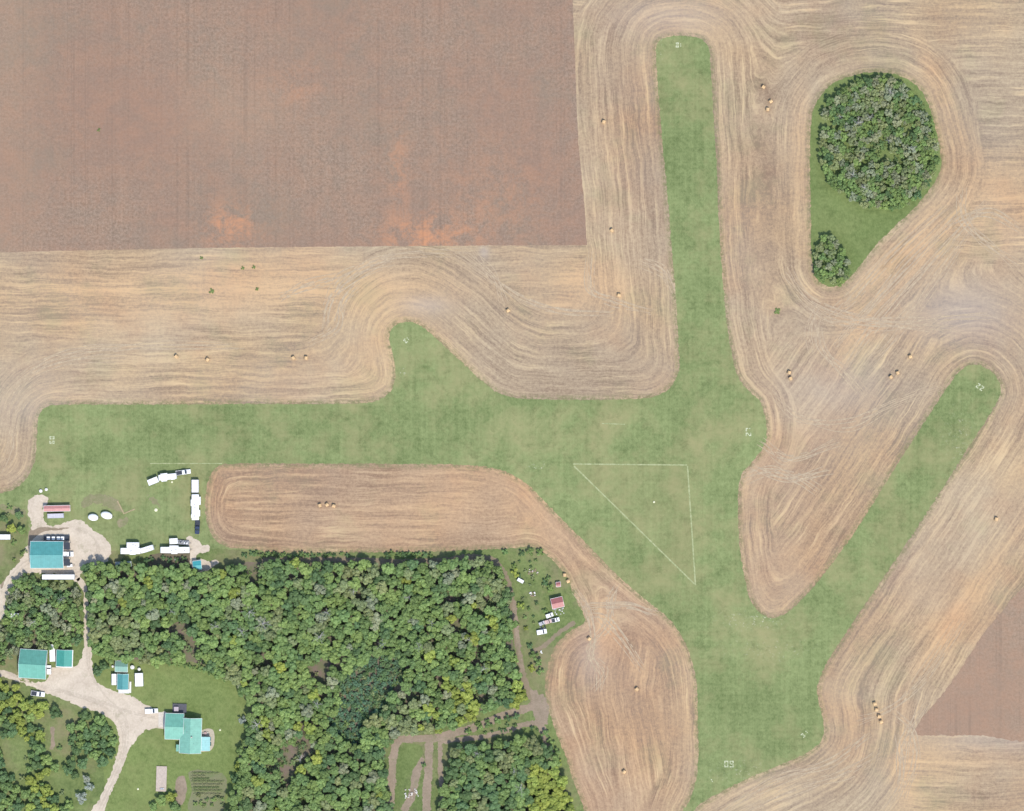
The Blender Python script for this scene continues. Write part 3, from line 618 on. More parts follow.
for k, (a, b) in enumerate(((210.2, 739), (210.4, 744))):
    q = thing('planter', ('dark planter on the patio edge, the northern one' if k == 0 else 'dark planter on the patio edge, the southern one'), 'planter', a, b, 0, 'planters on the patio', z=.07)
    part('pot', q, DARK, lambda bm: bx(bm, (0, 0, .25), (.9, 1.7, .5), .06)); part('foliage', q, plain('pot leaves', (.06, .09, .04), .9), lambda bm: [ball(bm, (rnd.uniform(-.3, .3), rnd.uniform(-.6, .6), .6), .28, sub=1) for _ in range(7)])

# ---------------------------------------------------------------- vehicles
def wheel(root, x, y, r=.38, w_=.26, nm='wheel'):
    wh = part(nm, root, RUB, lambda bm: cyl(bm, (x, y, r), r, w_, 'Y', 18)); s = 1 if y > 0 else -1
    part('rim', wh, CHR, lambda bm: cyl(bm, (x, y+s*.02, r), r*.58, w_, 'Y', 12))
def camper(px, py, L, W, rot, label, slides=(), H=2.9, vents=3, nose=.6, group='campers parked by the wood and on the grass', name='camper', mat=None):
    L *= M; W *= M; t = thing(name, label, 'camper', px, py, rot, group); m = mat or WHITE
    def body(bm):
        prof = [(-L/2, .75), (-L/2, H-.25), (-L/2+.3, H), (L/2-nose, H), (L/2-.15, H-.55), (L/2, H-1.2), (L/2, 1.0), (L/2-.5, .6)]
        prism(bm, prof, 'Y', -W/2, W/2)
        bmesh.ops.bevel(bm, geom=[e for e in bm.edges if abs(e.verts[0].co.y-e.verts[1].co.y) < .01 and min(e.verts[0].co.z, e.verts[1].co.z) > 1.4], offset=.14, segments=2, affect='EDGES')
    part('body', t, m, body)
    for k in range(vents):
        x = -L/2+L*(k+.7)/(vents+.4); part('roof_vent', t, GREYM if k % 2 else OFFW, lambda bm, x=x: bx(bm, (x, (-.3 if k % 2 else .25), H+.07), (.45, .45, .14), .04))
    part('air_conditioner', t, OFFW, lambda bm: bx(bm, (L*.04, 0, H+.16), (1.0, .75, .30), .09))
    part('awning', t, GREYM, lambda bm: cyl(bm, (0, -W/2-.07, H-.3), .07, L*.6, 'X', 8))
    for (sx, sy, sl, sw) in slides: part('slide_out', t, m, lambda bm: bx(bm, (sx, sy*(W/2+sw/2), 1.75), (sl, sw, 1.9), .05))
    for s in (-1, 1):
        for dx in (-.45, .45): wheel(t, -L*.12+dx, s*(W/2-.15))
        part('window', t, GLASS, lambda bm: bx(bm, (L*.2, s*(W/2+.01), 1.9), (.9, .04, .6))); part('window', t, GLASS, lambda bm: bx(bm, (-L*.28, s*(W/2+.01), 1.9), (.9, .04, .6)))
    part('door', t, OFFW, lambda bm: bx(bm, (L*.02, -W/2-.015, 1.65), (.7, .04, 1.8)))
    part('hitch', t, DARK, lambda bm: [bx(bm, (L/2+.5, y, .6), (1.3, .1, .12), rot=-math.copysign(.3, y)) for y in (-.3, .3)])
    return t
def pickup(px, py, L, W, rot, label, col=WHITE, bed='open', group=None, name='pickup_truck', cat='pickup'):
    L *= M; W *= M; t = thing(name, label, cat, px, py, rot, group)
    def body(bm):
        bx(bm, (L*.36, 0, .82), (L*.27, W*.94, .62), .12); bx(bm, (L*.08, 0, .82), (L*.34, W, .74), .1)
        if bed == 'open':
            bx(bm, (-L*.29, 0, .62), (L*.4, W*.94, .2), .03)
            for s in (-1, 1): bx(bm, (-L*.29, s*(W/2-.09), .92), (L*.41, .14, .56), .04)
            bx(bm, (-L*.49, 0, .92), (.12, W*.94, .56), .04)
        else: bx(bm, (-L*.29, 0, .95), (L*.42, W*.98, .9), .14)
    part('body', t, col, body)
    if bed == 'open': part('bed_liner', t, DARK, lambda bm: bx(bm, (-L*.29, 0, .74), (L*.38, W-.4, .05)))
    part('cab', t, col, lambda bm: prism(bm, [(-L*.09, 1.15), (-L*.07, 1.78), (L*.10, 1.80), (L*.22, 1.15)], 'Y', -W/2+.16, W/2-.16))
    part('windshield', t, GLASS, lambda bm: prism(bm, [(L*.11, 1.79), (L*.225, 1.18), (L*.235, 1.19), (L*.122, 1.80)], 'Y', -W/2+.24, W/2-.24))
    part('rear_window', t, GLASS, lambda bm: prism(bm, [(-L*.093, 1.2), (-L*.075, 1.72), (-L*.082, 1.73), (-L*.1, 1.2)], 'Y', -W/2+.3, W/2-.3))
    for s in (-1, 1):
        part('side_window', t, GLASS, lambda bm: bx(bm, (L*.03, s*(W/2-.15), 1.48), (L*.2, .04, .38)))
        part('headlight', t, CLRL, lambda bm: bx(bm, (L*.495, s*W*.36, .9), (.06, .3, .2), .02)); part('tail_light', t, REDL, lambda bm: bx(bm, (-L*.503, s*W*.42, .95), (.05, .14, .3)))
        part('mirror', t, DARK, lambda bm: bx(bm, (L*.16, s*(W/2+.1), 1.25), (.14, .22, .18), .03))
        for x in (L*.32, -L*.30): wheel(t, x, s*(W/2-.14), .4)
    return t
def box_trailer(px, py, L, W, rot, label, H=2.4, mat=None, name='cargo_trailer', group='white box trailers about the farm', cat='trailer', z0=.7):
    L *= M; W *= M; m = mat or WHITE; t = thing(name, label, cat, px, py, rot, group)
    part('body', t, m, lambda bm: bx(bm, (0, 0, (H+z0)/2), (L, W, H-z0), .06))
    part('roof_rail', t, GREYM, lambda bm: [bx(bm, (0, s*(W/2-.04), H+.03), (L-.1, .07, .07)) for s in (-1, 1)])
    part('roof_bow', t, OFFW, lambda bm: [bx(bm, (-L/2+(k+1)*L/(int(L)+1), 0, H+.015), (.06, W-.2, .04)) for k in range(int(L))])
    part('door', t, OFFW, lambda bm: [bx(bm, (-L/2-.03, s*W*.235, (H+z0)/2), (.05, W*.44, H-z0-.2)) for s in (-1, 1)])
    if z0 > .3:
        for s in (-1, 1):
            for dx in (-.45, .45): wheel(t, -L*.2+dx, s*(W/2-.1), .36)
        part('hitch', t, DARK, lambda bm: [bx(bm, (L/2+.5, y, .6), (1.3, .1, .12), rot=-math.copysign(.3, y)) for y in (-.3, .3)])
    return t
box_trailer(153.5, 481, 10.5, 6, .38, 'short white box trailer at the west end of the slanted camper row')
camper(168, 476.7, 18, 5.6, .11, 'white camper in the middle of the slanted row, towed by a pickup', [(-1.6, 1, 3.4, .5), (-1.8, -1, 2.8, .7), (2.6, -1, 2.0, .3)])
pickup(183.5, 472.2, 15, 4.6, .13, 'white pickup with dark open bed heading the slanted camper row')
box_trailer(195.6, 486, 12.5, 7, -math.pi/2, 'short white trailer at the north end of the upright camper row')
camper(195.8, 507, 26, 7, math.pi/2*-1, 'very long white camper standing north to south beside the stubble field', [(-3.2, 1, 4.0, .9), (-2.2, -1, 3.2, .5), (3.0, 1, 3.2, .6), (4.4, -1, 1.8, .3)], vents=4)
pickup(197.6, 527.3, 13.5, 4.6, -math.pi/2-.05, 'dark navy pickup at the south end of the upright camper row', plain('navy paint', (.03, .045, .085), .25, 0, .7))
camper(131.2, 550.7, 20, 6, .0, 'long white camper at the wood edge, west of the angled one', [(1, -1, 3, .4)], vents=3)
camper(133.5, 544.8, 12.5, 5.4, 0, 'shorter white camper parked tight against the north of the long one', vents=2)
camper(147.6, 548.8, 13.5, 5.2, .30, 'angled white camper at the wood edge, nose to the north-east', vents=2)
camper(175.5, 549.7, 29, 6, 0, 'longest white motorhome lying east to west by the gravel pad', [(-.5, 1, 4.5, .7), (-.3, -1, 3.0, .5)], vents=4, name='motorhome')
box_trailer(174, 541, 8, 5.8, .05, 'short white trailer just north of the long motorhome', H=2.2)
def utility(px, py, L, W, rot, label, load):
    L *= M; W *= M; t = thing('utility_trailer', label, 'trailer', px, py, rot)
    part('deck', t, GREYM, lambda bm: bx(bm, (0, 0, .6), (L, W, .1)))
    part('rail', t, DARK, lambda bm: [bx(bm, (0, s*W/2, .85), (L, .07, .08)) for s in (-1, 1)]+[bx(bm, (x, s*W/2, .72), (.07, .07, .3)) for s in (-1, 1) for x in np.linspace(-L/2, L/2, 5)]+[bx(bm, (-L/2, 0, .85), (.07, W, .08))])
    part('hitch', t, DARK, lambda bm: [bx(bm, (L/2+.5, y, .6), (1.3, .1, .1), rot=-math.copysign(.3, y)) for y in (-.3, .3)])
    for s in (-1, 1): wheel(t, -.2, s*(W/2+.16), .34)
    return t
utility(183.5, 542.5, 11.5, 4.6, -.12, 'grey open utility trailer with machinery north of the motorhome', 1)
def quad(px, py, rot, label, c, z=.68):
    t = thing('quad_bike', label, 'quad bike', px, py, rot, z=z)
    part('body', t, c, lambda bm: [bx(bm, (0, 0, .55), (1.7, .5, .35), .1), bx(bm, (.6, 0, .62), (.6, 1.0, .12), .04), bx(bm, (-.6, 0, .62), (.6, 1.0, .12), .04)])
    part('seat', t, DARK, lambda bm: bx(bm, (-.2, 0, .78), (.7, .35, .14), .05)); part('handlebar', t, GREYM, lambda bm: cyl(bm, (.38, 0, .95), .03, .8, 'Y', 8))
    for x in (-.6, .6):
        for s in (-1, 1): wheel(t, x, s*.5, .3, .25)
quad(181.2, 542.2, .1, 'grey quad bike on the west half of the utility trailer', GREYM); quad(186, 543.0, -.2, 'pale quad bike on the east half of the utility trailer', WHITE)
box_trailer(124, 564, 16, 5.4, .05, 'grey-green weathered trailer half under the trees below the campers', mat=plain('weathered grey green', (.33, .38, .34), .6), group=None)
box_trailer(59.3, 576.6, 32, 5, 0, 'very long white semi-trailer south of the big workshop', H=3.6, name='semi_trailer')
box_trailer(4, 536.8, 14, 5.2, 0, 'white trailer cut by the left edge of the yard meadow', H=2.8)
box_trailer(56.2, 515.7, 16, 4.6, .03, 'pale grey container just south of the pink-roofed shed', mat=plain('pale grey container', (.47, .46, .50), .6), z0=.15, name='container', cat='container', group=None)
box_trailer(53.0, 652.5, 17, 5.6, math.pi/2+.03, 'white trailer standing upright between barn and green shed')
box_trailer(15, 615, 11, 4.6, -.08, 'small white trailer at the west edge of the small wood', H=2.2)
pickup(49.3, 669.6, 9, 4.4, math.pi/2, 'white vehicle parked at the barn gable', bed='closed', name='van', cat='van')
pickup(38.2, 693.6, 14, 4.8, -.13, 'white pickup on the grass verge south of the barn')
pickup(151.8, 710.8, 13, 4.8, .05, 'white car parked on the drive by the house pad', bed='closed', name='parked_car', cat='car')
pickup(12.5, 606, 9, 4, .1, 'dark car almost hidden at the west edge of the small wood', plain('slate paint', (.10, .11, .13), .3, 0, .6), bed='closed', name='parked_car', cat='car')
pickup(68.3, 554, 11, 5, 0, 'white van backed against the big workshop doors', bed='closed', name='van', cat='van')
box_trailer(70, 565.6, 5.5, 2.8, .1, 'tiny white trailer at the south-east corner of the big workshop', H=1.3, z0=.4)
# flat-deck trailer with four white tanks
fd = thing('flatbed_trailer', 'dark flatbed trailer carrying four white tanks north of the workshop', 'trailer', 57, 538, 0)
part('deck', fd, DARK, lambda bm: bx(bm, (0, 0, .95), (13, 2.5, .2), .03)); part('headboard', fd, DARK, lambda bm: bx(bm, (6.4, 0, 1.4), (.12, 2.4, .9)))
for x in (-5, -3.9, 4.5):
    for s in (-1, 1): wheel(fd, x, s*1.1, .45)
for k, x in enumerate((49, 54, 59, 63)):
    tk = thing('water_tank', ['westernmost', 'second from the west', 'third from the west', 'easternmost'][k]+' of four white tanks on the flatbed trailer', 'tank', x, 538, 0, 'tanks on the flatbed trailer', z=1.1)
    part('tank', tk, WHITE, lambda bm: bx(bm, (0, 0, .6), (1.7, 1.7, 1.2), .18)); part('lid', tk, OFFW, lambda bm: cyl(bm, (0, 0, 1.22), .25, .08)); part('cage', tk, GREYM, lambda bm: [bx(bm, (0, s*.88, z), (1.8, .04, .04)) for s in (-1, 1) for z in (.2, .6, 1.0)])
# rounded fibreglass campers by the drying circle
for (x, y, L, W, a, lb) in ((93.6, 517.2, 10.5, 7, -.12, 'rounded white pod camper, the western of two by the shed'), (107, 515.2, 12, 7.5, -.25, 'rounded white pod camper, the eastern of two by the shed')):
    t = thing('pod_camper', lb, 'camper', x, y, a, 'pair of rounded pod campers')
    part('body', t, WHITE, lambda bm: ball(bm, (0, 0, 1.45), 1.0, (L*M/2, W*M/2, .95), 3), True); part('roof_vent', t, OFFW, lambda bm: bx(bm, (.3, 0, 2.38), (.5, .5, .12), .04)); part('window', t, GLASS, lambda bm: bx(bm, (L*M/2-.02, 0, 1.6), (.05, 1.2, .5)))
    for s in (-1, 1): wheel(t, 0, s*(W*M/2-.25), .33)
    part('hitch', t, DARK, lambda bm: bx(bm, (L*M/2+.4, 0, .55), (1.1, .12, .12)))
box_trailer(114.6, 679, 11, 4.8, math.pi/2, 'white trailer hugging the west wall of the teal-roofed cabin', H=2.3)
box_trailer(139.6, 679.2, 13, 8, math.pi/2+.03, 'wide white trailer standing alone east of the cabins', H=2.7)
for (x, y, r, h, lb) in ((132.7, 667, 1.0, 1.6, 'squat white tank at the east corner of the pale green cabin'), (139.5, 669, .75, 1.4, 'round white tank north of the wide trailer'), (113, 666.3, .55, 1.0, 'small white barrel west of the pale green cabin'),
 (41, 491, .8, .9, 'white tank north of the yard, the western of two'), (46.5, 489.5, .7, .8, 'cream tank north of the yard, the eastern of two'), (11, 640, .6, 1, 'small white tank in the trees above the barn')):
    tk = thing('storage_tank', lb, 'tank', x, y); part('tank', tk, WHITE, lambda bm: cyl(bm, (0, 0, h/2), r, h, 'Z', 20)); part('lid', tk, OFFW, lambda bm: [cyl(bm, (0, 0, h+.06), r*.9, .12, 'Z', 20, r*.4), cyl(bm, (0, 0, h+.16), r*.25, .1)])
# old vehicles in the scrap clearing
BEIGE = plain('old beige paint', (.60, .55, .47), .5)
pickup(549.5, 615.2, 7.5, 4, .35, 'white old car, northernmost in the scrapyard group', bed='closed', name='scrap_car', cat='car', group='old vehicles in the clearing')
pickup(555.5, 619.8, 8, 4.2, .22, 'white old pickup at the east of the scrapyard group', name='scrap_pickup', group='old vehicles in the clearing')
pickup(548, 621.5, 7, 4, .3, 'beige-pink old car in the middle of the scrapyard group', plain('pinkish paint', (.55, .40, .36), .5), bed='closed', name='scrap_car', cat='car', group='old vehicles in the clearing')
pickup(541.8, 623.2, 6, 3.6, .4, 'grey old car at the west of the scrapyard group', plain('dull silver', (.42, .43, .45), .4), bed='closed', name='scrap_car', cat='car', group='old vehicles in the clearing')
pickup(541.8, 631.7, 10, 4.8, .18, 'white old van, southernmost in the scrapyard group', bed='closed', name='scrap_van', cat='van', group='old vehicles in the clearing')
box_trailer(520.5, 580.5, 6.5, 3.4, -.5, 'small white trailer by the track at the east edge of the wood', H=1.5, z0=.5)
def junk(px, py, label, n, spread, mats):
    t = thing('scrap_heap', label, 'scrap heap', px, py)
    for m in mats: part('scrap', t, m, lambda bm: [bx(bm, (rnd.uniform(-spread, spread), rnd.uniform(-spread, spread)*.7, rnd.uniform(.1, .4)), (rnd.uniform(.3, 1.1), rnd.uniform(.2, .7), rnd.uniform(.15, .5)), .02, rnd.uniform(0, 3)) for _ in range(n)])
junk(559, 610.5, 'low heap of grey and white scrap south of the red shed', 7, 2.6, [GREYM, WHITE]); junk(543, 627, 'scattered dark scrap between the old van and cars', 6, 1.6, [GREYM, DARK]); junk(533, 572, 'pale rubble heap near the track in the clearing', 9, 2.4, [CONC, WOODM]); junk(541, 652, 'little white scrap pile among bushes south of the old van', 4, .8, [WHITE])
junk(412, 793, 'pale rock and timber pile beside the southern dirt lane', 14, 3.5, [CONC, OFFW]); junk(532.5, 594, 'narrow pale brush pile in the middle of the clearing', 8, 1.4, [OFFW, WOODM]); junk(183, 557, 'grey scrap spread behind the long motorhome', 8, 4, [GREYM, WOODM])
# slab with bench, garden
sb = thing('boat_dock', 'weathered plank platform standing on the lawn south of the house', 'platform', 161.5, 778.5, -.03)
part('frame', sb, WOODM, lambda bm: [bx(bm, (s*2.5, 0, .3), (.15, 12.5, .25)) for s in (-1, 1)])
part('deck', sb, plain('pale planks', (.50, .42, .35), .9), lambda bm: [bx(bm, (0, -6.2+k*.42, .47), (5.2, .38, .06)) for k in range(30)])
bn = thing('lawn_bench', 'white bench at the south end of the plank platform', 'bench', 162.3, 788.5, 0, z=.55)
part('seat', bn, WHITE, lambda bm: bx(bm, (0, 0, .45), (1.9, .5, .07), .02)); part('backrest', bn, WHITE, lambda bm: bx(bm, (0, -.28, .8), (1.9, .07, .5), .02))
for x in (-.8, .8): part('leg', bn, WHITE, lambda bm, x=x: bx(bm, (x, 0, .21), (.08, .45, .42)))

# ---------------------------------------------------------------- straw bales
def bale_mesh():
    t = NT('round bale straw'); tc = t.n('ShaderNodeTexCoord').outputs['Object']
    n = t.noise(t.scl(tc, (1, 6, 6)), 3, 4, .7); t.bsdf(t.mix(t.rng(n, .3, .7), (.72, .52, .29), (.42, .26, .13)), 1, 0, .05)
    return t.m
BM = bale_mesh()
def bale(px, py, rot, label):
    o = part('straw_bale', None, BM, lambda bm: [cyl(bm, (0, 0, .93), .95, 1.6, 'Y', 28), cyl(bm, (0, 0, .93), .89, 1.66, 'Y', 28), cyl(bm, (0, 0, .93), .5, 1.69, 'Y', 20)])
    for v in o.data.vertices: v.co += Vector([rnd.uniform(-.03, .03) for _ in range(3)])
    o.location = P(px, py, 0); o.rotation_euler = (0, 0, rot); o.scale = (.92,)*3; tag(o, label, 'straw bale', 'round straw bales on the stubble'); return o
BALES = [((603.5,122), 'lone bale west of the upper part of the vertical strip'), ((612,230.5), 'lone bale east of the ploughed field corner'), ((619,295), 'lone bale between ploughed corner and vertical strip base'),
 ((763.5,87), 'northernmost of three bales left of the tree island'), ((770.5,101.5), 'middle and easternmost of three bales left of the tree island'), ((767.5,109.5), 'southernmost of three bales left of the tree island'),
 ((789,372.5), 'upper of two touching bales east of the grass bulge'), ((790.5,378.5), 'lower of two touching bales east of the grass bulge'), ((910,356.5), 'upper bale of three near the diagonal strip tip'), ((897.5,373), 'lower right bale of three near the diagonal strip tip'), ((891,377), 'lower left bale of three near the diagonal strip tip'),
 ((176.5,356.5), 'westernmost bale above the long west strip'), ((207.5,359.5), 'second bale from the west above the long west strip'), ((293.5,358), 'left bale of the pair above the long west strip'), ((306,358), 'right bale of the pair above the long west strip'), ((508,310.5), 'lone bale north-east of the pointed grass bump'),
 ((320,505.5), 'left of three bales in a row in the middle field'), ((327,504.6), 'middle of three bales in a row in the middle field'), ((334,505.8), 'right of three bales in a row in the middle field'),
 ((564.5,575), 'upper of two bales beside the scrapyard clearing'), ((568,581), 'lower of two bales beside the scrapyard clearing'), ((589,638.5), 'lone bale south-east of the scrapyard clearing'), ((637,689), 'lone bale in the middle of the southern field lobe'), ((624,771.5), 'lone bale near the foot of the southern field lobe'),
 ((874.5,703.5), 'top bale of the column of four at lower right'), ((876.4,709.5), 'second bale down in the column of four at lower right'), ((879,716), 'third bale down in the column of four at lower right'), ((881,721.6), 'bottom bale of the column of four at lower right'), ((996,519), 'lone bale in the field far right')]
for (p, lb) in BALES: bale(p[0], p[1], rnd.uniform(0, 3.1), 'golden round straw '+lb)
# markers
for (x, y, lb) in ((156, 510, 'cream marker disc on grass west of the upright camper row'), (172, 482, 'cream marker disc on grass below the slanted camper row'), (654, 502, 'white marker disc inside the painted triangle'), (138, 789, 'small white marker on the lawn between drive and platform'), (220, 730, 'white marker on the lawn east of the house')):
    t = thing('ground_marker', lb, 'marker', x, y); part('disc', t, plain('cream marker', (.75, .72, .50), .7), lambda bm: cyl(bm, (0, 0, .12), .8 if x == 156 else .5, .2, 'Z', 20, .35)); part('peg', t, WHITE, lambda bm: cyl(bm, (0, 0, .35), .08, .4, 'Z', 8))
for (a, b, lb) in (((117.5, 501), (124, 514), 'tan mown line lying slanted on grass near the eastern pod camper'), ((124.5, 513.3), (135, 509), 'tan mown line pointing east on grass near the pod campers')):
    L = math.hypot(b[0]-a[0], b[1]-a[1])*M; o = part('mown_line', None, plain('tan mown line', (.42, .33, .20), .9), lambda bm: [bx(bm, (0, y, .08), (L, .22, .1), .01) for y in (-.15, .15)])  # low boards standing in for tan mown lines in the grass
    o.location = P((a[0]+b[0])/2, (a[1]+b[1])/2, .03); o.rotation_euler = (0, 0, math.atan2(-(b[1]-a[1]), b[0]-a[0])); tag(o, lb, 'mown line')

# ---------------------------------------------------------------- trees
LEAF = leaf_mat('tree leaves'); LEAFS = leaf_mat('woodland leaves', True)
BARK = plain('bark', (.16, .13, .10), .95); DEADB = plain('dead grey bark', (.46, .43, .40), .9)
def leaf_cloud(rs, kind, n):
    """unit-radius crown: centres around lobes, quads facing roughly outward; z from 0 (base) to ~1.7"""
    c, nn, sz, lv = [], [], [], []
    if kind == 'spruce':
        for _ in range(n):
            h = rs.rand()**1.4; r = (1-h)*(.55+.45*rs.rand()); a = rs.rand()*6.283
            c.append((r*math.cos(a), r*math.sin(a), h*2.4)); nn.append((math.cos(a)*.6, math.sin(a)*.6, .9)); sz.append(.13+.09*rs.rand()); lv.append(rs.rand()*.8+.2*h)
    else:
        nl = {'round': 9, 'loose': 8, 'bush': 4}[kind]; lob = [(0, 0, .95, .42)]
        for k in range(nl):
            a = k/nl*6.283+rs.rand()*.8; q = .38+.44*rs.rand(); lob.append((q*math.cos(a), q*math.sin(a), .35+.70*rs.rand(), .22+.17*rs.rand()))
        for _ in range(n):
            x, y, z, r = lob[rs.randint(len(lob))]; v = rs.normal(size=3); v /= np.linalg.norm(v)+1e-9
            if v[2] < -.3: v[2] *= -1
            rr = r*(.72+.32*rs.rand() if kind != 'loose' else .45+.65*rs.rand())
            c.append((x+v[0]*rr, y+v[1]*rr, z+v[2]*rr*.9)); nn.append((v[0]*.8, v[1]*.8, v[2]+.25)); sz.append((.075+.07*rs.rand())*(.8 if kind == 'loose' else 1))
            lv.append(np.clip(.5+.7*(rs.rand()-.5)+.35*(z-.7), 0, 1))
    c = np.array(c); nn = np.array(nn)+rs.normal(size=(n, 3))*.38; nn /= np.linalg.norm(nn, axis=1)[:, None]
    t = np.cross(nn, rs.normal(size=(n, 3))); t /= np.linalg.norm(t, axis=1)[:, None]; b = np.cross(nn, t); s = np.array(sz)[:, None]
    q = np.stack([c-t*s-b*s*.8, c+t*s*1.1-b*s*.6, c+t*s*.9+b*s, c-t*s*.8+b*s*.9], 1)
    return q, np.repeat(np.array(lv), 4)
VAR = {}
for kd, cnt, n in (('round', 7, 620), ('loose', 6, 480), ('bush', 4, 260)):
    VAR[kd] = [leaf_cloud(np.random.RandomState(40+i+hash_), kd, n) for i, hash_ in zip(range(cnt), [len(kd)*13]*cnt)]
CME = {}
for kd, L_ in VAR.items():
    for i, (q, lv) in enumerate(L_):
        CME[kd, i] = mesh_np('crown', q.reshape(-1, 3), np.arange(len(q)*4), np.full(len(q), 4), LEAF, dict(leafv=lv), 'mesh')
def trunk_bm(bm, r0=.16, h=1.6, dead=False, rs=rnd):
    """unit trunk with limbs, scaled per tree"""
    def lim(a, b, ra, rb, seg=6):
        a, b = Vector(a), Vector(b); q = bmesh.ops.create_cone(bm, cap_ends=True, segments=seg, radius1=ra, radius2=rb, depth=(b-a).length)
        bmesh.ops.transform(bm, matrix=Matrix.Translation((a+b)/2) @ (b-a).to_track_quat('Z', 'Y').to_matrix().to_4x4(), verts=q['verts'])
    top = (rs.uniform(-.08, .08), rs.uniform(-.08, .08), h); lim((0, 0, 0), top, .075, .03)
    for k in range(5 if not dead else 11):
        z = h*rs.uniform(.45, .92); a = rs.uniform(0, 6.28); l = rs.uniform(.35, .7)*(1 if not dead else 1.3)
        e = (l*math.cos(a), l*math.sin(a), z+rs.uniform(.2, .45)); lim((0, 0, z), e, .026, .009, 5)
        if dead:
            for _ in range(3):
                f = (e[0]+rs.uniform(-.3, .3), e[1]+rs.uniform(-.3, .3), e[2]+rs.uniform(0, .3)); lim(e, f, .012, .004, 4)
def make_trunk(dead=False):
    bm = bmesh.new(); trunk_bm(bm, dead=dead); me = bpy.data.meshes.new('trunk'); bm.to_mesh(me); bm.free(); me.materials.append(DEADB if dead else BARK); return me
TR = [make_trunk() for _ in range(3)]; DT = [make_trunk(True) for _ in range(4)]

def scatter(poly, rmin, rmax, f=.8, skip=None, tries=9000, seed=1, power=1.0):
    rs = random.Random(seed); poly = np.asarray(poly); x0, y0 = poly.min(0); x1, y1 = poly.max(0); out = []; grid = {}; cs = rmax*2
    for k in range(tries):
        x, y = rs.uniform(x0, x1), rs.uniform(y0, y1)
        if y > 843 or x < -22: continue
        sh = (k/tries)**.5; r = rmax-(rmax-rmin)*min(1, sh*rs.uniform(.6, 1.3))
        if not inside(poly, x, y) or (skip and skip(x, y)): continue
        gx_, gy_ = int(x//cs), int(y//cs); ok = True
        for i in (-1, 0, 1):
            for j in (-1, 0, 1):
                for (a, b, c) in grid.get((gx_+i, gy_+j), ()):
                    if (a-x)**2+(b-y)**2 < ((c+r)*f)**2: ok = False; break
                if not ok: break
            if not ok: break
        if ok: grid.setdefault((gx_, gy_), []).append((x, y, r)); out.append((x, y, r))
    return out
def jit(c, a=.12):
    b = 1+rnd.uniform(-a, a)*1.4; h = rnd.uniform(-.05, .05); return (c[0]*b*(1+h), c[1]*b, c[2]*b*(1-h))
COLS = {'bright green': (.260, .365, .135), 'mid green': (.215, .315, .125), 'dark green': (.155, .245, .115), 'yellow-green': (.345, .410, .110), 'grey-green': (.330, .365, .235), 'dull olive': (.285, .335, .165), 'blue-green': (.155, .260, .160), 'silvery': (.40, .44, .38)}
TREES = []     # kind name, px, py, r(px), colour name, leaf kind, wood phrase
DARKP = smooth([(352,668),(372,656),(395,654),(405,668),(398,690),(385,706),(368,722),(362,745),(345,742),(330,720),(342,700),(338,682)])
path_b = band([(363,745),(366,715),(378,704),(392,695),(402,682),(420,672)], 4)
lane = band([(255,705),(258,730)], 3)
def skipw(x, y): return inside(DARKP, x, y) or inside(path_b, x, y) or vn(np.array(x/17.+3), np.array(y/17.)) < .20
for (x, y, r) in scatter(WOOD, 3.0, 6.9, .68, skipw, 30000, 2):
    g = vn(np.array(x/45.), np.array(y/45.)); q = rnd.random()
    if x > 420 and y > 690 and q < .35: c = 'yellow-green'
    elif q < .04: c = 'yellow-green'
    elif q < .40: c = 'bright green'
    elif q < .76: c = 'mid green'
    elif q < .88: c = 'dark green'
    elif q < .94: c = 'dull olive'
    else: c = 'grey-green'
    if g > .72 and rnd.random() < .5: c = 'dull olive'
    TREES.append(('poplar', x, y, r, c, 'round', 'large wood'))
for (x, y, r) in scatter(DARKP, 2.2, 3.6, .70, lambda x, y: inside(path_b, x, y), 4000, 3): TREES.append(('shrub', x, y, r, 'blue-green' if rnd.random() < .7 else 'dark green', 'loose', 'dark shrub patch'))
for (x, y, r) in scatter(WOODW, 3.4, 6.6, .70, None, 6000, 4): TREES.append(('willow', x, y, r, rnd.choice(['grey-green', 'mid green', 'dark green', 'dull olive', 'mid green', 'bright green']), 'loose', 'small west wood'))
for (x, y, r) in scatter(WOODS, 3.4, 7.0, .70, None, 9000, 5):
    c = 'yellow-green' if (x > 530 and y > 768) else rnd.choice(['bright green', 'mid green', 'dark green', 'mid green', 'dark green', 'dull olive'])
    TREES.append(('ash', x, y, r, c, 'round', 'south wood'))
def skiph(x, y): return vn(np.array(x/12.), np.array(y/12.+5)) < .36 or (x-52)**2/90+(y-742)**2/400 < 1 or (x-18)**2/200+(y-755)**2/500 < 1 or (x > 60 and 715 > y) or (55 < x < 72 and 716 < y < 765) or (x > 76 and y > 768)
for (x, y, r) in scatter(WOODSW, 2.4, 6.0, .78, skiph, 7000, 6):
    c = 'yellow-green' if (y < 745 and x < 48 and rnd.random() < .6) or (x > 25 and y > 770 and rnd.random() < .3) else rnd.choice(['bright green', 'mid green', 'dark green', 'dark green'])
    TREES.append(('maple', x, y, r, c, 'round', 'south-west grove'))
ISW = smooth([(824,114),(836,95),(858,83),(880,79),(901,84),(917,98),(929,120),(935,148),(935,166),(927,184),(908,204),(893,209),(868,206),(848,196),(830,186),(823,170),(821,140)])
for (x, y, r) in scatter(ISW, 2.0, 5.4, .66, lambda x, y: (x-879)**2/170+(y-148)**2/120 < 1 or (x-893)**2/60+(y-160)**2/40 < 1 or (x-851)**2/40+(y-150)**2/30 < 1 or vn(np.array(x/9.+3), np.array(y/9.)) < .30, 12000, 8):
    q = rnd.random(); c = 'grey-green' if q < .26 else 'dull olive' if q < .46 else 'mid green' if q < .68 else 'dark green' if q < .78 else 'bright green'
    TREES.append(('aspen', x, y, r, c, 'loose', 'tree island'))
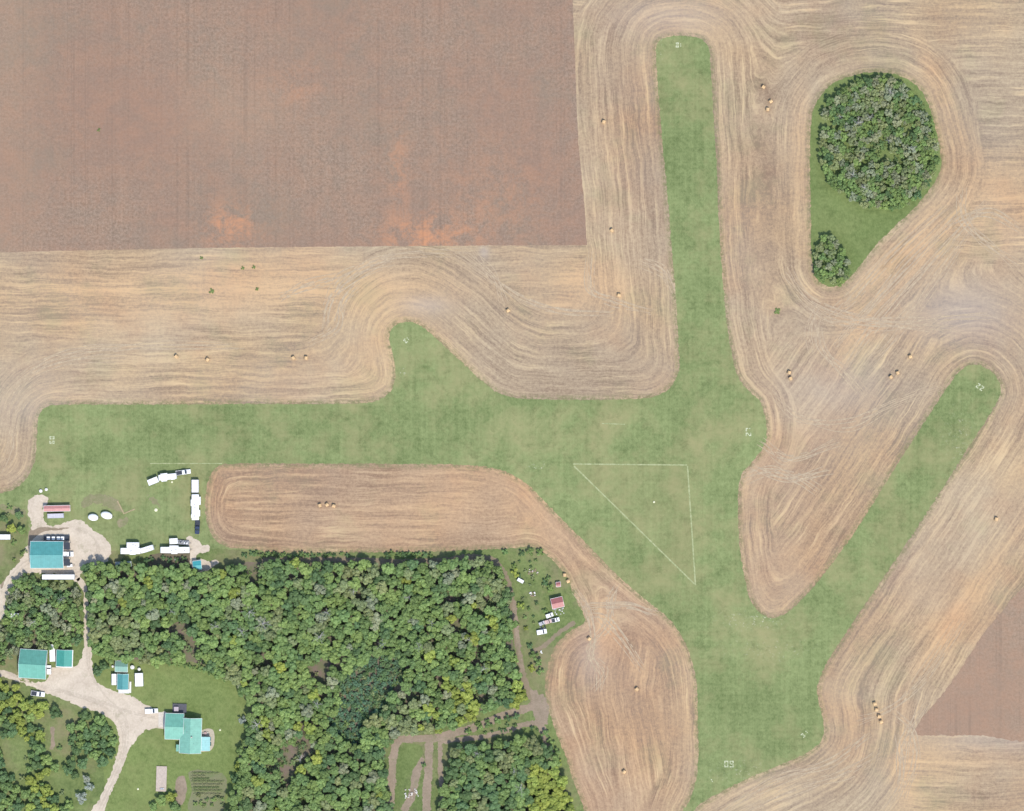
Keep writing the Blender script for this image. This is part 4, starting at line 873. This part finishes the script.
for (x, y, r) in scatter(smooth([(818,245),(826,236),(838,245),(848,262),(850,272),(836,284),(822,280),(814,266)]), 2.6, 4.6, .72, None, 1500, 9): TREES.append(('aspen', x, y, r, rnd.choice(['grey-green', 'mid green', 'dull olive', 'bright green']), 'loose', 'clump below tree island'))
for (x, y, r, c) in [(20,515,3.6,'dark green'),(12,528,4.5,'yellow-green'),(22,530,4,'bright green'),(4,518,4,'dark green'),(98,671,4.5,'dark green'),(105,666,4.5,'dark green'),(241,765,6,'yellow-green'),(236,778,5,'dark green'),(244,790,6,'mid green'),(162,800,5.5,'bright green'),(172,796,5,'yellow-green'),(175,806,5.5,'mid green'),(154,806,4,'bright green'),(108,566,5,'dark green'),(88,569,7,'dark green'),
  (82,797,6,'silvery'),(90,786,5,'silvery'),(87,778,4,'silvery'),(243,720,4,'silvery'),(252,727,4.5,'silvery'),(246,752,4,'silvery')]:
    TREES.append(('yard_tree', x, y, r, c, 'loose' if c == 'silvery' else 'round', 'farm garden'))
BUSH = [(515,573,4,'yellow-green'),(514,566,3.4,'bright green'),(521,605,3.6,'yellow-green'),(550,588,4.2,'bright green'),(545,583,3,'dark green'),(548,578,2.6,'mid green'),(545,611,3,'bright green'),(540,552,4,'bright green'),(530,551,4,'mid green'),(522,553,3.4,'dark green'),(505,552,3,'mid green'),(534,655,4.5,'mid green'),(538,662,4.5,'bright green'),(532,668,4,'yellow-green'),(540,671,3.5,'mid green'),(530,646,3,'dark green'),(526,628,2.4,'yellow-green'),(488,723,4,'mid green'),(498,720,4,'bright green'),(508,718,4,'dark green'),(516,716,4,'dark green'),(480,727,3.5,'bright green'),(545,733,4,'mid green'),(551,742,4,'bright green'),(557,752,4,'mid green'),(558,762,3.5,'yellow-green'),(424,765,2.5,'mid green')]
for k in range(34):
    x = 246+k*5.6
    if 350 < x < 384: continue
    BUSH.append((x+rnd.uniform(-1.5, 1.5), 555+rnd.uniform(-1.5, 1.5), rnd.uniform(2.2, 3.3), rnd.choice(['dark green', 'mid green', 'mid green'])))
for k in range(9): BUSH.append((122+k*8+rnd.uniform(-2, 2), 559+rnd.uniform(-2, 3), rnd.uniform(2.2, 3.4), 'dark green'))
for k in range(12): BUSH.append((170+k*5, 664+k*k*.13+rnd.uniform(-1, 1), rnd.uniform(2.2, 3), rnd.choice(['bright green', 'mid green'])))
for k in range(26):
    bx_, by_ = rnd.uniform(510, 568), rnd.uniform(556, 632)
    if inside(HOME, bx_+4, by_) and not (544 < bx_ < 567 and 592 < by_ < 628) and not (535 < bx_ < 550 and by_ > 612): BUSH.append((bx_, by_, rnd.uniform(1.3, 2.4), rnd.choice(['bright green', 'mid green', 'dull olive', 'dark green'])))
for k in range(22): BUSH.append((rnd.uniform(455, 540), 728+rnd.uniform(-5, 5), rnd.uniform(1.4, 2.6), rnd.choice(['bright green', 'mid green', 'dark green'])))
for k in range(14): BUSH.append((rnd.uniform(2, 100), rnd.uniform(715, 805), rnd.uniform(1.4, 3), rnd.choice(['bright green', 'mid green', 'dull olive'])))
for k in range(8): BUSH.append((rnd.uniform(0, 27), rnd.uniform(505, 560), rnd.uniform(1.6, 3), rnd.choice(['bright green', 'mid green', 'dull olive'])))
for k in range(15): BUSH.append((195+rnd.uniform(0, 28), 800+rnd.uniform(-8, 10), rnd.uniform(1.6, 2.6), rnd.choice(['bright green', 'dull olive'])))
for (x, y, r, c) in BUSH: TREES.append(('bush', x, y, r, c, 'bush', 'farm margins'))

def zone(poly_bb, x, y, nx_=6, ny_=5):
    x0, y0, x1, y1 = poly_bb; i = min(nx_-1, int((x-x0)/(x1-x0+1e-6)*nx_)); j = min(ny_-1, int((y-y0)/(y1-y0+1e-6)*ny_)); return i, j
ORD = ['first', 'second', 'third', 'fourth', 'fifth', 'sixth', 'seventh', 'eighth', 'ninth', 'tenth', 'eleventh', 'twelfth']
NUMW = ['', 'one', 'two', 'three', 'four', 'five', 'six', 'seven', 'eight', 'nine', 'ten', 'eleven', 'twelve']
def ordn(i): return ORD[i] if i < 12 else str(i+1)+'th'
COLN = ['far-west', 'west', 'centre-west', 'centre-east', 'east', 'far-east']; ROWN = ['top', 'upper', 'middle', 'lower', 'bottom']
vis = [t for t in TREES if -4 < t[1] < 1028 and -4 < t[2] < 811]
rest = [t for t in TREES if t not in vis]
kinds = {}
for t in vis: kinds.setdefault(t[0], []).append(t)
LIM = {'poplar': 300, 'aspen': 230, 'willow': 200, 'ash': 200, 'maple': 200, 'shrub': 200, 'bush': 200, 'yard_tree': 99}
things, stuff = [], list(rest)
for kd, L_ in kinds.items():
    L_.sort(key=lambda t: -t[3]); things += L_[:LIM[kd]]; stuff += L_[LIM[kd]:]
BB = {}
for t in vis:
    b = BB.setdefault(t[6], [9e9, 9e9, -9e9, -9e9]); b[0] = min(b[0], t[1]); b[1] = min(b[1], t[2]); b[2] = max(b[2], t[1]); b[3] = max(b[3], t[2])
cells = {}
NAME = {'poplar': 'poplar', 'aspen': 'aspen', 'willow': 'willow', 'ash': 'ash', 'maple': 'maple', 'shrub': 'shrub', 'bush': 'bush', 'yard_tree': 'tree'}
for t in things:
    i, j = zone(BB[t[6]], t[1], t[2]); cells.setdefault((t[0], t[6], t[4], i, j), []).append(t)
HGT = {'poplar': (5, 8), 'aspen': (4, 6), 'willow': (3.6, 5.5), 'ash': (4.5, 7.5), 'maple': (3, 5), 'shrub': (2.5, 4), 'bush': (1.5, 2.6), 'yard_tree': (3, 5)}
def dims(t, rs):
    R_ = t[3]*M*1.08; lo, hi = HGT[t[0]]; H = lo+(hi-lo)*min(1, max(0, (t[3]-3.2)/4.4))*.6+rs.uniform(0, (hi-lo)*.5)
    sz = R_*rs.uniform(.65, .95)
    return R_, H, sz
cn = 0
for key, L_ in cells.items():
    kd, wood, colr, i, j = key; L_.sort(key=lambda t: t[1]); n = len(L_)
    where = '%s %s, %s' % (ROWN[j], COLN[i], wood)
    for k, t in enumerate(L_):
        if n == 1: lb = '%s %s at the %s' % (colr, NAME[kd], where)
        else:
            o_ = 'westernmost' if k == 0 else 'easternmost' if k == n-1 else ordn(k)+' from the west'
            pl = {'bush': 'bushes', 'ash': 'ashes'}.get(NAME[kd], NAME[kd]+'s')
            lb = '%s of %s %s %s, %s' % (o_, NUMW[n] if n < 13 else str(n), colr, pl, where)
        R_, H, sz = dims(t, rnd); x, y, _ = P(t[1], t[2])
        nm = {'bush': 'bush', 'shrub': 'shrub', 'yard_tree': 'garden_tree'}.get(kd, kd+'_tree')
        e = bpy.data.objects.new(nm, None); COL.objects.link(e); e.location = (x, y, .03); e.rotation_euler = (0, 0, rnd.uniform(0, 6.28)); e.empty_display_size = .5
        tag(e, lb, kd if kd in ('bush', 'shrub') else 'tree', ('%ss in the %s' % (NAME[kd], wood)).replace('bushs', 'bushes').replace('ashs', 'ashes'))
        zc = H-sz*1.55 if kd not in ('shrub', 'bush') else .1
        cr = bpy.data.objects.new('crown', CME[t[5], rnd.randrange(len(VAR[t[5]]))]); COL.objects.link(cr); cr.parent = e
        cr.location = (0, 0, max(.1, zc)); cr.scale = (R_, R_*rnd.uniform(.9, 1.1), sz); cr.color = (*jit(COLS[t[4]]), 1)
        if kd != 'bush':
            tk = bpy.data.objects.new('trunk', TR[rnd.randrange(3)]); COL.objects.link(tk); tk.parent = e; tk.scale = (R_*.8, R_*.8, (max(.1, zc)+sz*.9)/1.6)
        else:
            tk = bpy.data.objects.new('stem', TR[rnd.randrange(3)]); COL.objects.link(tk); tk.parent = e; tk.scale = (R_*.7, R_*.7, sz*.5)
# the remaining small crowns of the wood read as one mass
QV, LV, TV = [], [], []
for t in stuff:
    R_, H, sz = dims(t, rnd); q, lv = VAR[t[5]][rnd.randrange(len(VAR[t[5]]))]; q = q.reshape(-1, 3); a = rnd.uniform(0, 6.28); ca, sa = math.cos(a), math.sin(a); x, y, _ = P(t[1], t[2]); zc = max(.1, H-sz*1.55 )
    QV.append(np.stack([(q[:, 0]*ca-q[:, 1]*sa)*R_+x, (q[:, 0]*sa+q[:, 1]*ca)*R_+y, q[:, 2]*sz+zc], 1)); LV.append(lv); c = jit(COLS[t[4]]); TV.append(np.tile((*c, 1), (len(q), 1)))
# undergrowth between the trunks: low leafy tufts over the wood floors
for pl, n in ((WOOD, 2000), (WOODW, 220), (WOODS, 320), (ISW, 160), (DARKP, 60)):
    pl = np.asarray(pl); x0, y0 = pl.min(0); x1, y1 = pl.max(0); k = 0
    while k < n:
        x, y = rnd.uniform(x0, x1), rnd.uniform(y0, min(y1, 842)); k += 1
        if not inside(pl, x, y): continue
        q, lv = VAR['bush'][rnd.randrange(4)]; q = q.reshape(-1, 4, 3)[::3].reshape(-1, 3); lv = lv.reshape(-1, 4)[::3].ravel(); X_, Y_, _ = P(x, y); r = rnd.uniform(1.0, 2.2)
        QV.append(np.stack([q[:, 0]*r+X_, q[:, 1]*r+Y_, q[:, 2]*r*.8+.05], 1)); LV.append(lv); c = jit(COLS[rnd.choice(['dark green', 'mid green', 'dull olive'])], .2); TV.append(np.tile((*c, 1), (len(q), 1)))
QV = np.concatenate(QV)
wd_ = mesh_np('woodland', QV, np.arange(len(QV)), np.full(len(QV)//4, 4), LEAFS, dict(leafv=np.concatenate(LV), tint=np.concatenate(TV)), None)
tag(wd_, 'small green crowns and undergrowth filling the woods', 'woodland', kind='stuff')
# dead grey trees
DEAD = [(250,610,8,'at the west of the large wood, south of the hedge'),(262,622,9,'with pale branches in the upper west of the large wood'),(243,633,7,'left of the lower wood centre, near the lawn corner'),(318,636,8,'with bare pale crown left of the shrub patch'),(327,611,6,'in the middle of the large wood'),(385,641,6,'just north of the shrub patch'),(418,648,6,'north-east of the shrub patch'),(432,620,5,'in the wood east of its centre'),(486,668,6,'near the eastern edge of the large wood'),(262,722,8,'beside the lawn east of the house'),(215,626,7,'south-west part of the large wood'),(320,705,6,'west of the shrub patch bottom'),(300,760,6,'in the southern arm of the large wood'),(520,785,7,'in the middle of the south wood'),(512,772,5,'upper middle of the south wood'),(476,752,5,'west of the south wood'),
 (858,123,7,'fallen pale stem across the upper tree island'),(868,118,5,'upper middle of the tree island'),(885,140,4,'middle of the tree island'),(850,176,6,'lower left of the tree island'),(840,118,4,'upper left of the tree island'),(912,150,5,'right of the tree island centre'),(864,190,6,'bottom of the tree island'),(890,95,5,'top of the tree island'),(38,620,5,'middle of the small west wood'),(60,600,5,'upper right of the small west wood'),(470,640,5,'right part of the large wood near the track'),(355,590,5,'upper middle of the large wood'),(410,596,5,'upper right of the large wood'),(170,610,5,'upper left of the large wood')]
for (x, y, r, lb) in DEAD:
    e = bpy.data.objects.new('dead_tree', None); COL.objects.link(e); e.location = P(x, y, .03); e.rotation_euler = (0, 0, rnd.uniform(0, 6.28)); tag(e, 'bare grey dead tree '+lb, 'dead tree', 'dead trees in the woods')
    k = bpy.data.objects.new('trunk', DT[rnd.randrange(4)]); COL.objects.link(k); k.parent = e; k.scale = (r*M*1.0, r*M*1.0, 5.8 if x < 800 else 4.6); k.rotation_euler = (RAD(rnd.uniform(3, 14)), 0, 0)
# weeds on the stubble, garden crops
for (x, y, r, lb) in ((212, 291, 1.9, 'largest of the green weed tufts in the west stubble'), (201.5, 258, 1.2, 'dark weed tuft just below the ploughed field'), (243, 268, 1.3, 'left weed tuft of the scattered group'), (254, 267, 1.3, 'upper right weed tuft of the scattered group'), (257, 289, 1.4, 'lower right weed tuft of the scattered group'), (777, 311, 2.6, 'green weed patch between vertical strip and tree island'), (99, 130, 1.2, 'lone dark weed in the ploughed field')):
    e = bpy.data.objects.new('weed_clump', None); COL.objects.link(e); e.location = P(x, y, .01); tag(e, lb, 'weed', 'weed tufts in the fields')
    c = bpy.data.objects.new('foliage', CME['bush', rnd.randrange(4)]); COL.objects.link(c); c.parent = e; c.scale = (r*M*1.5, r*M*1.5, .35); c.color = (.22, .29, .11, 1)
for k, (y, x0, x1) in enumerate(((773, 192, 220), (776, 192, 206), (778.6, 192, 210), (781.3, 192, 224), (784.5, 193, 223), (787.5, 193, 220), (790.5, 194, 222), (794, 195, 222))):
    qs, ls = [], []
    for m in range(int((x1-x0)/1.1)):
        q, lv = VAR['bush'][m % 4]; q = q.reshape(-1, 4, 3)[::4].reshape(-1, 3); lv = lv.reshape(-1, 4)[::4].ravel(); r = rnd.uniform(.55, .85)
        X_, Y_, _ = P(x0+m*1.1+.5, y+rnd.uniform(-.25, .25)); qs.append(np.stack([q[:, 0]*r+X_, q[:, 1]*r*.8+Y_, q[:, 2]*r*.7+.03], 1)); ls.append(lv)
    qs = np.concatenate(qs); c = [(.28, .33, .16), (.36, .37, .22), (.22, .29, .13)][k % 3]
    o = mesh_np('vegetable_row', qs, np.arange(len(qs)), np.full(len(qs)//4, 4), LEAF, dict(leafv=np.concatenate(ls)), None); o.color = (*c, 1)
    tag(o, '%s row of vegetables from the north in the kitchen garden' % ordn(k), 'vegetable row', 'rows in the kitchen garden')
print('trees', len(things), 'stuff', len(stuff), {k: len(v) for k, v in kinds.items()})
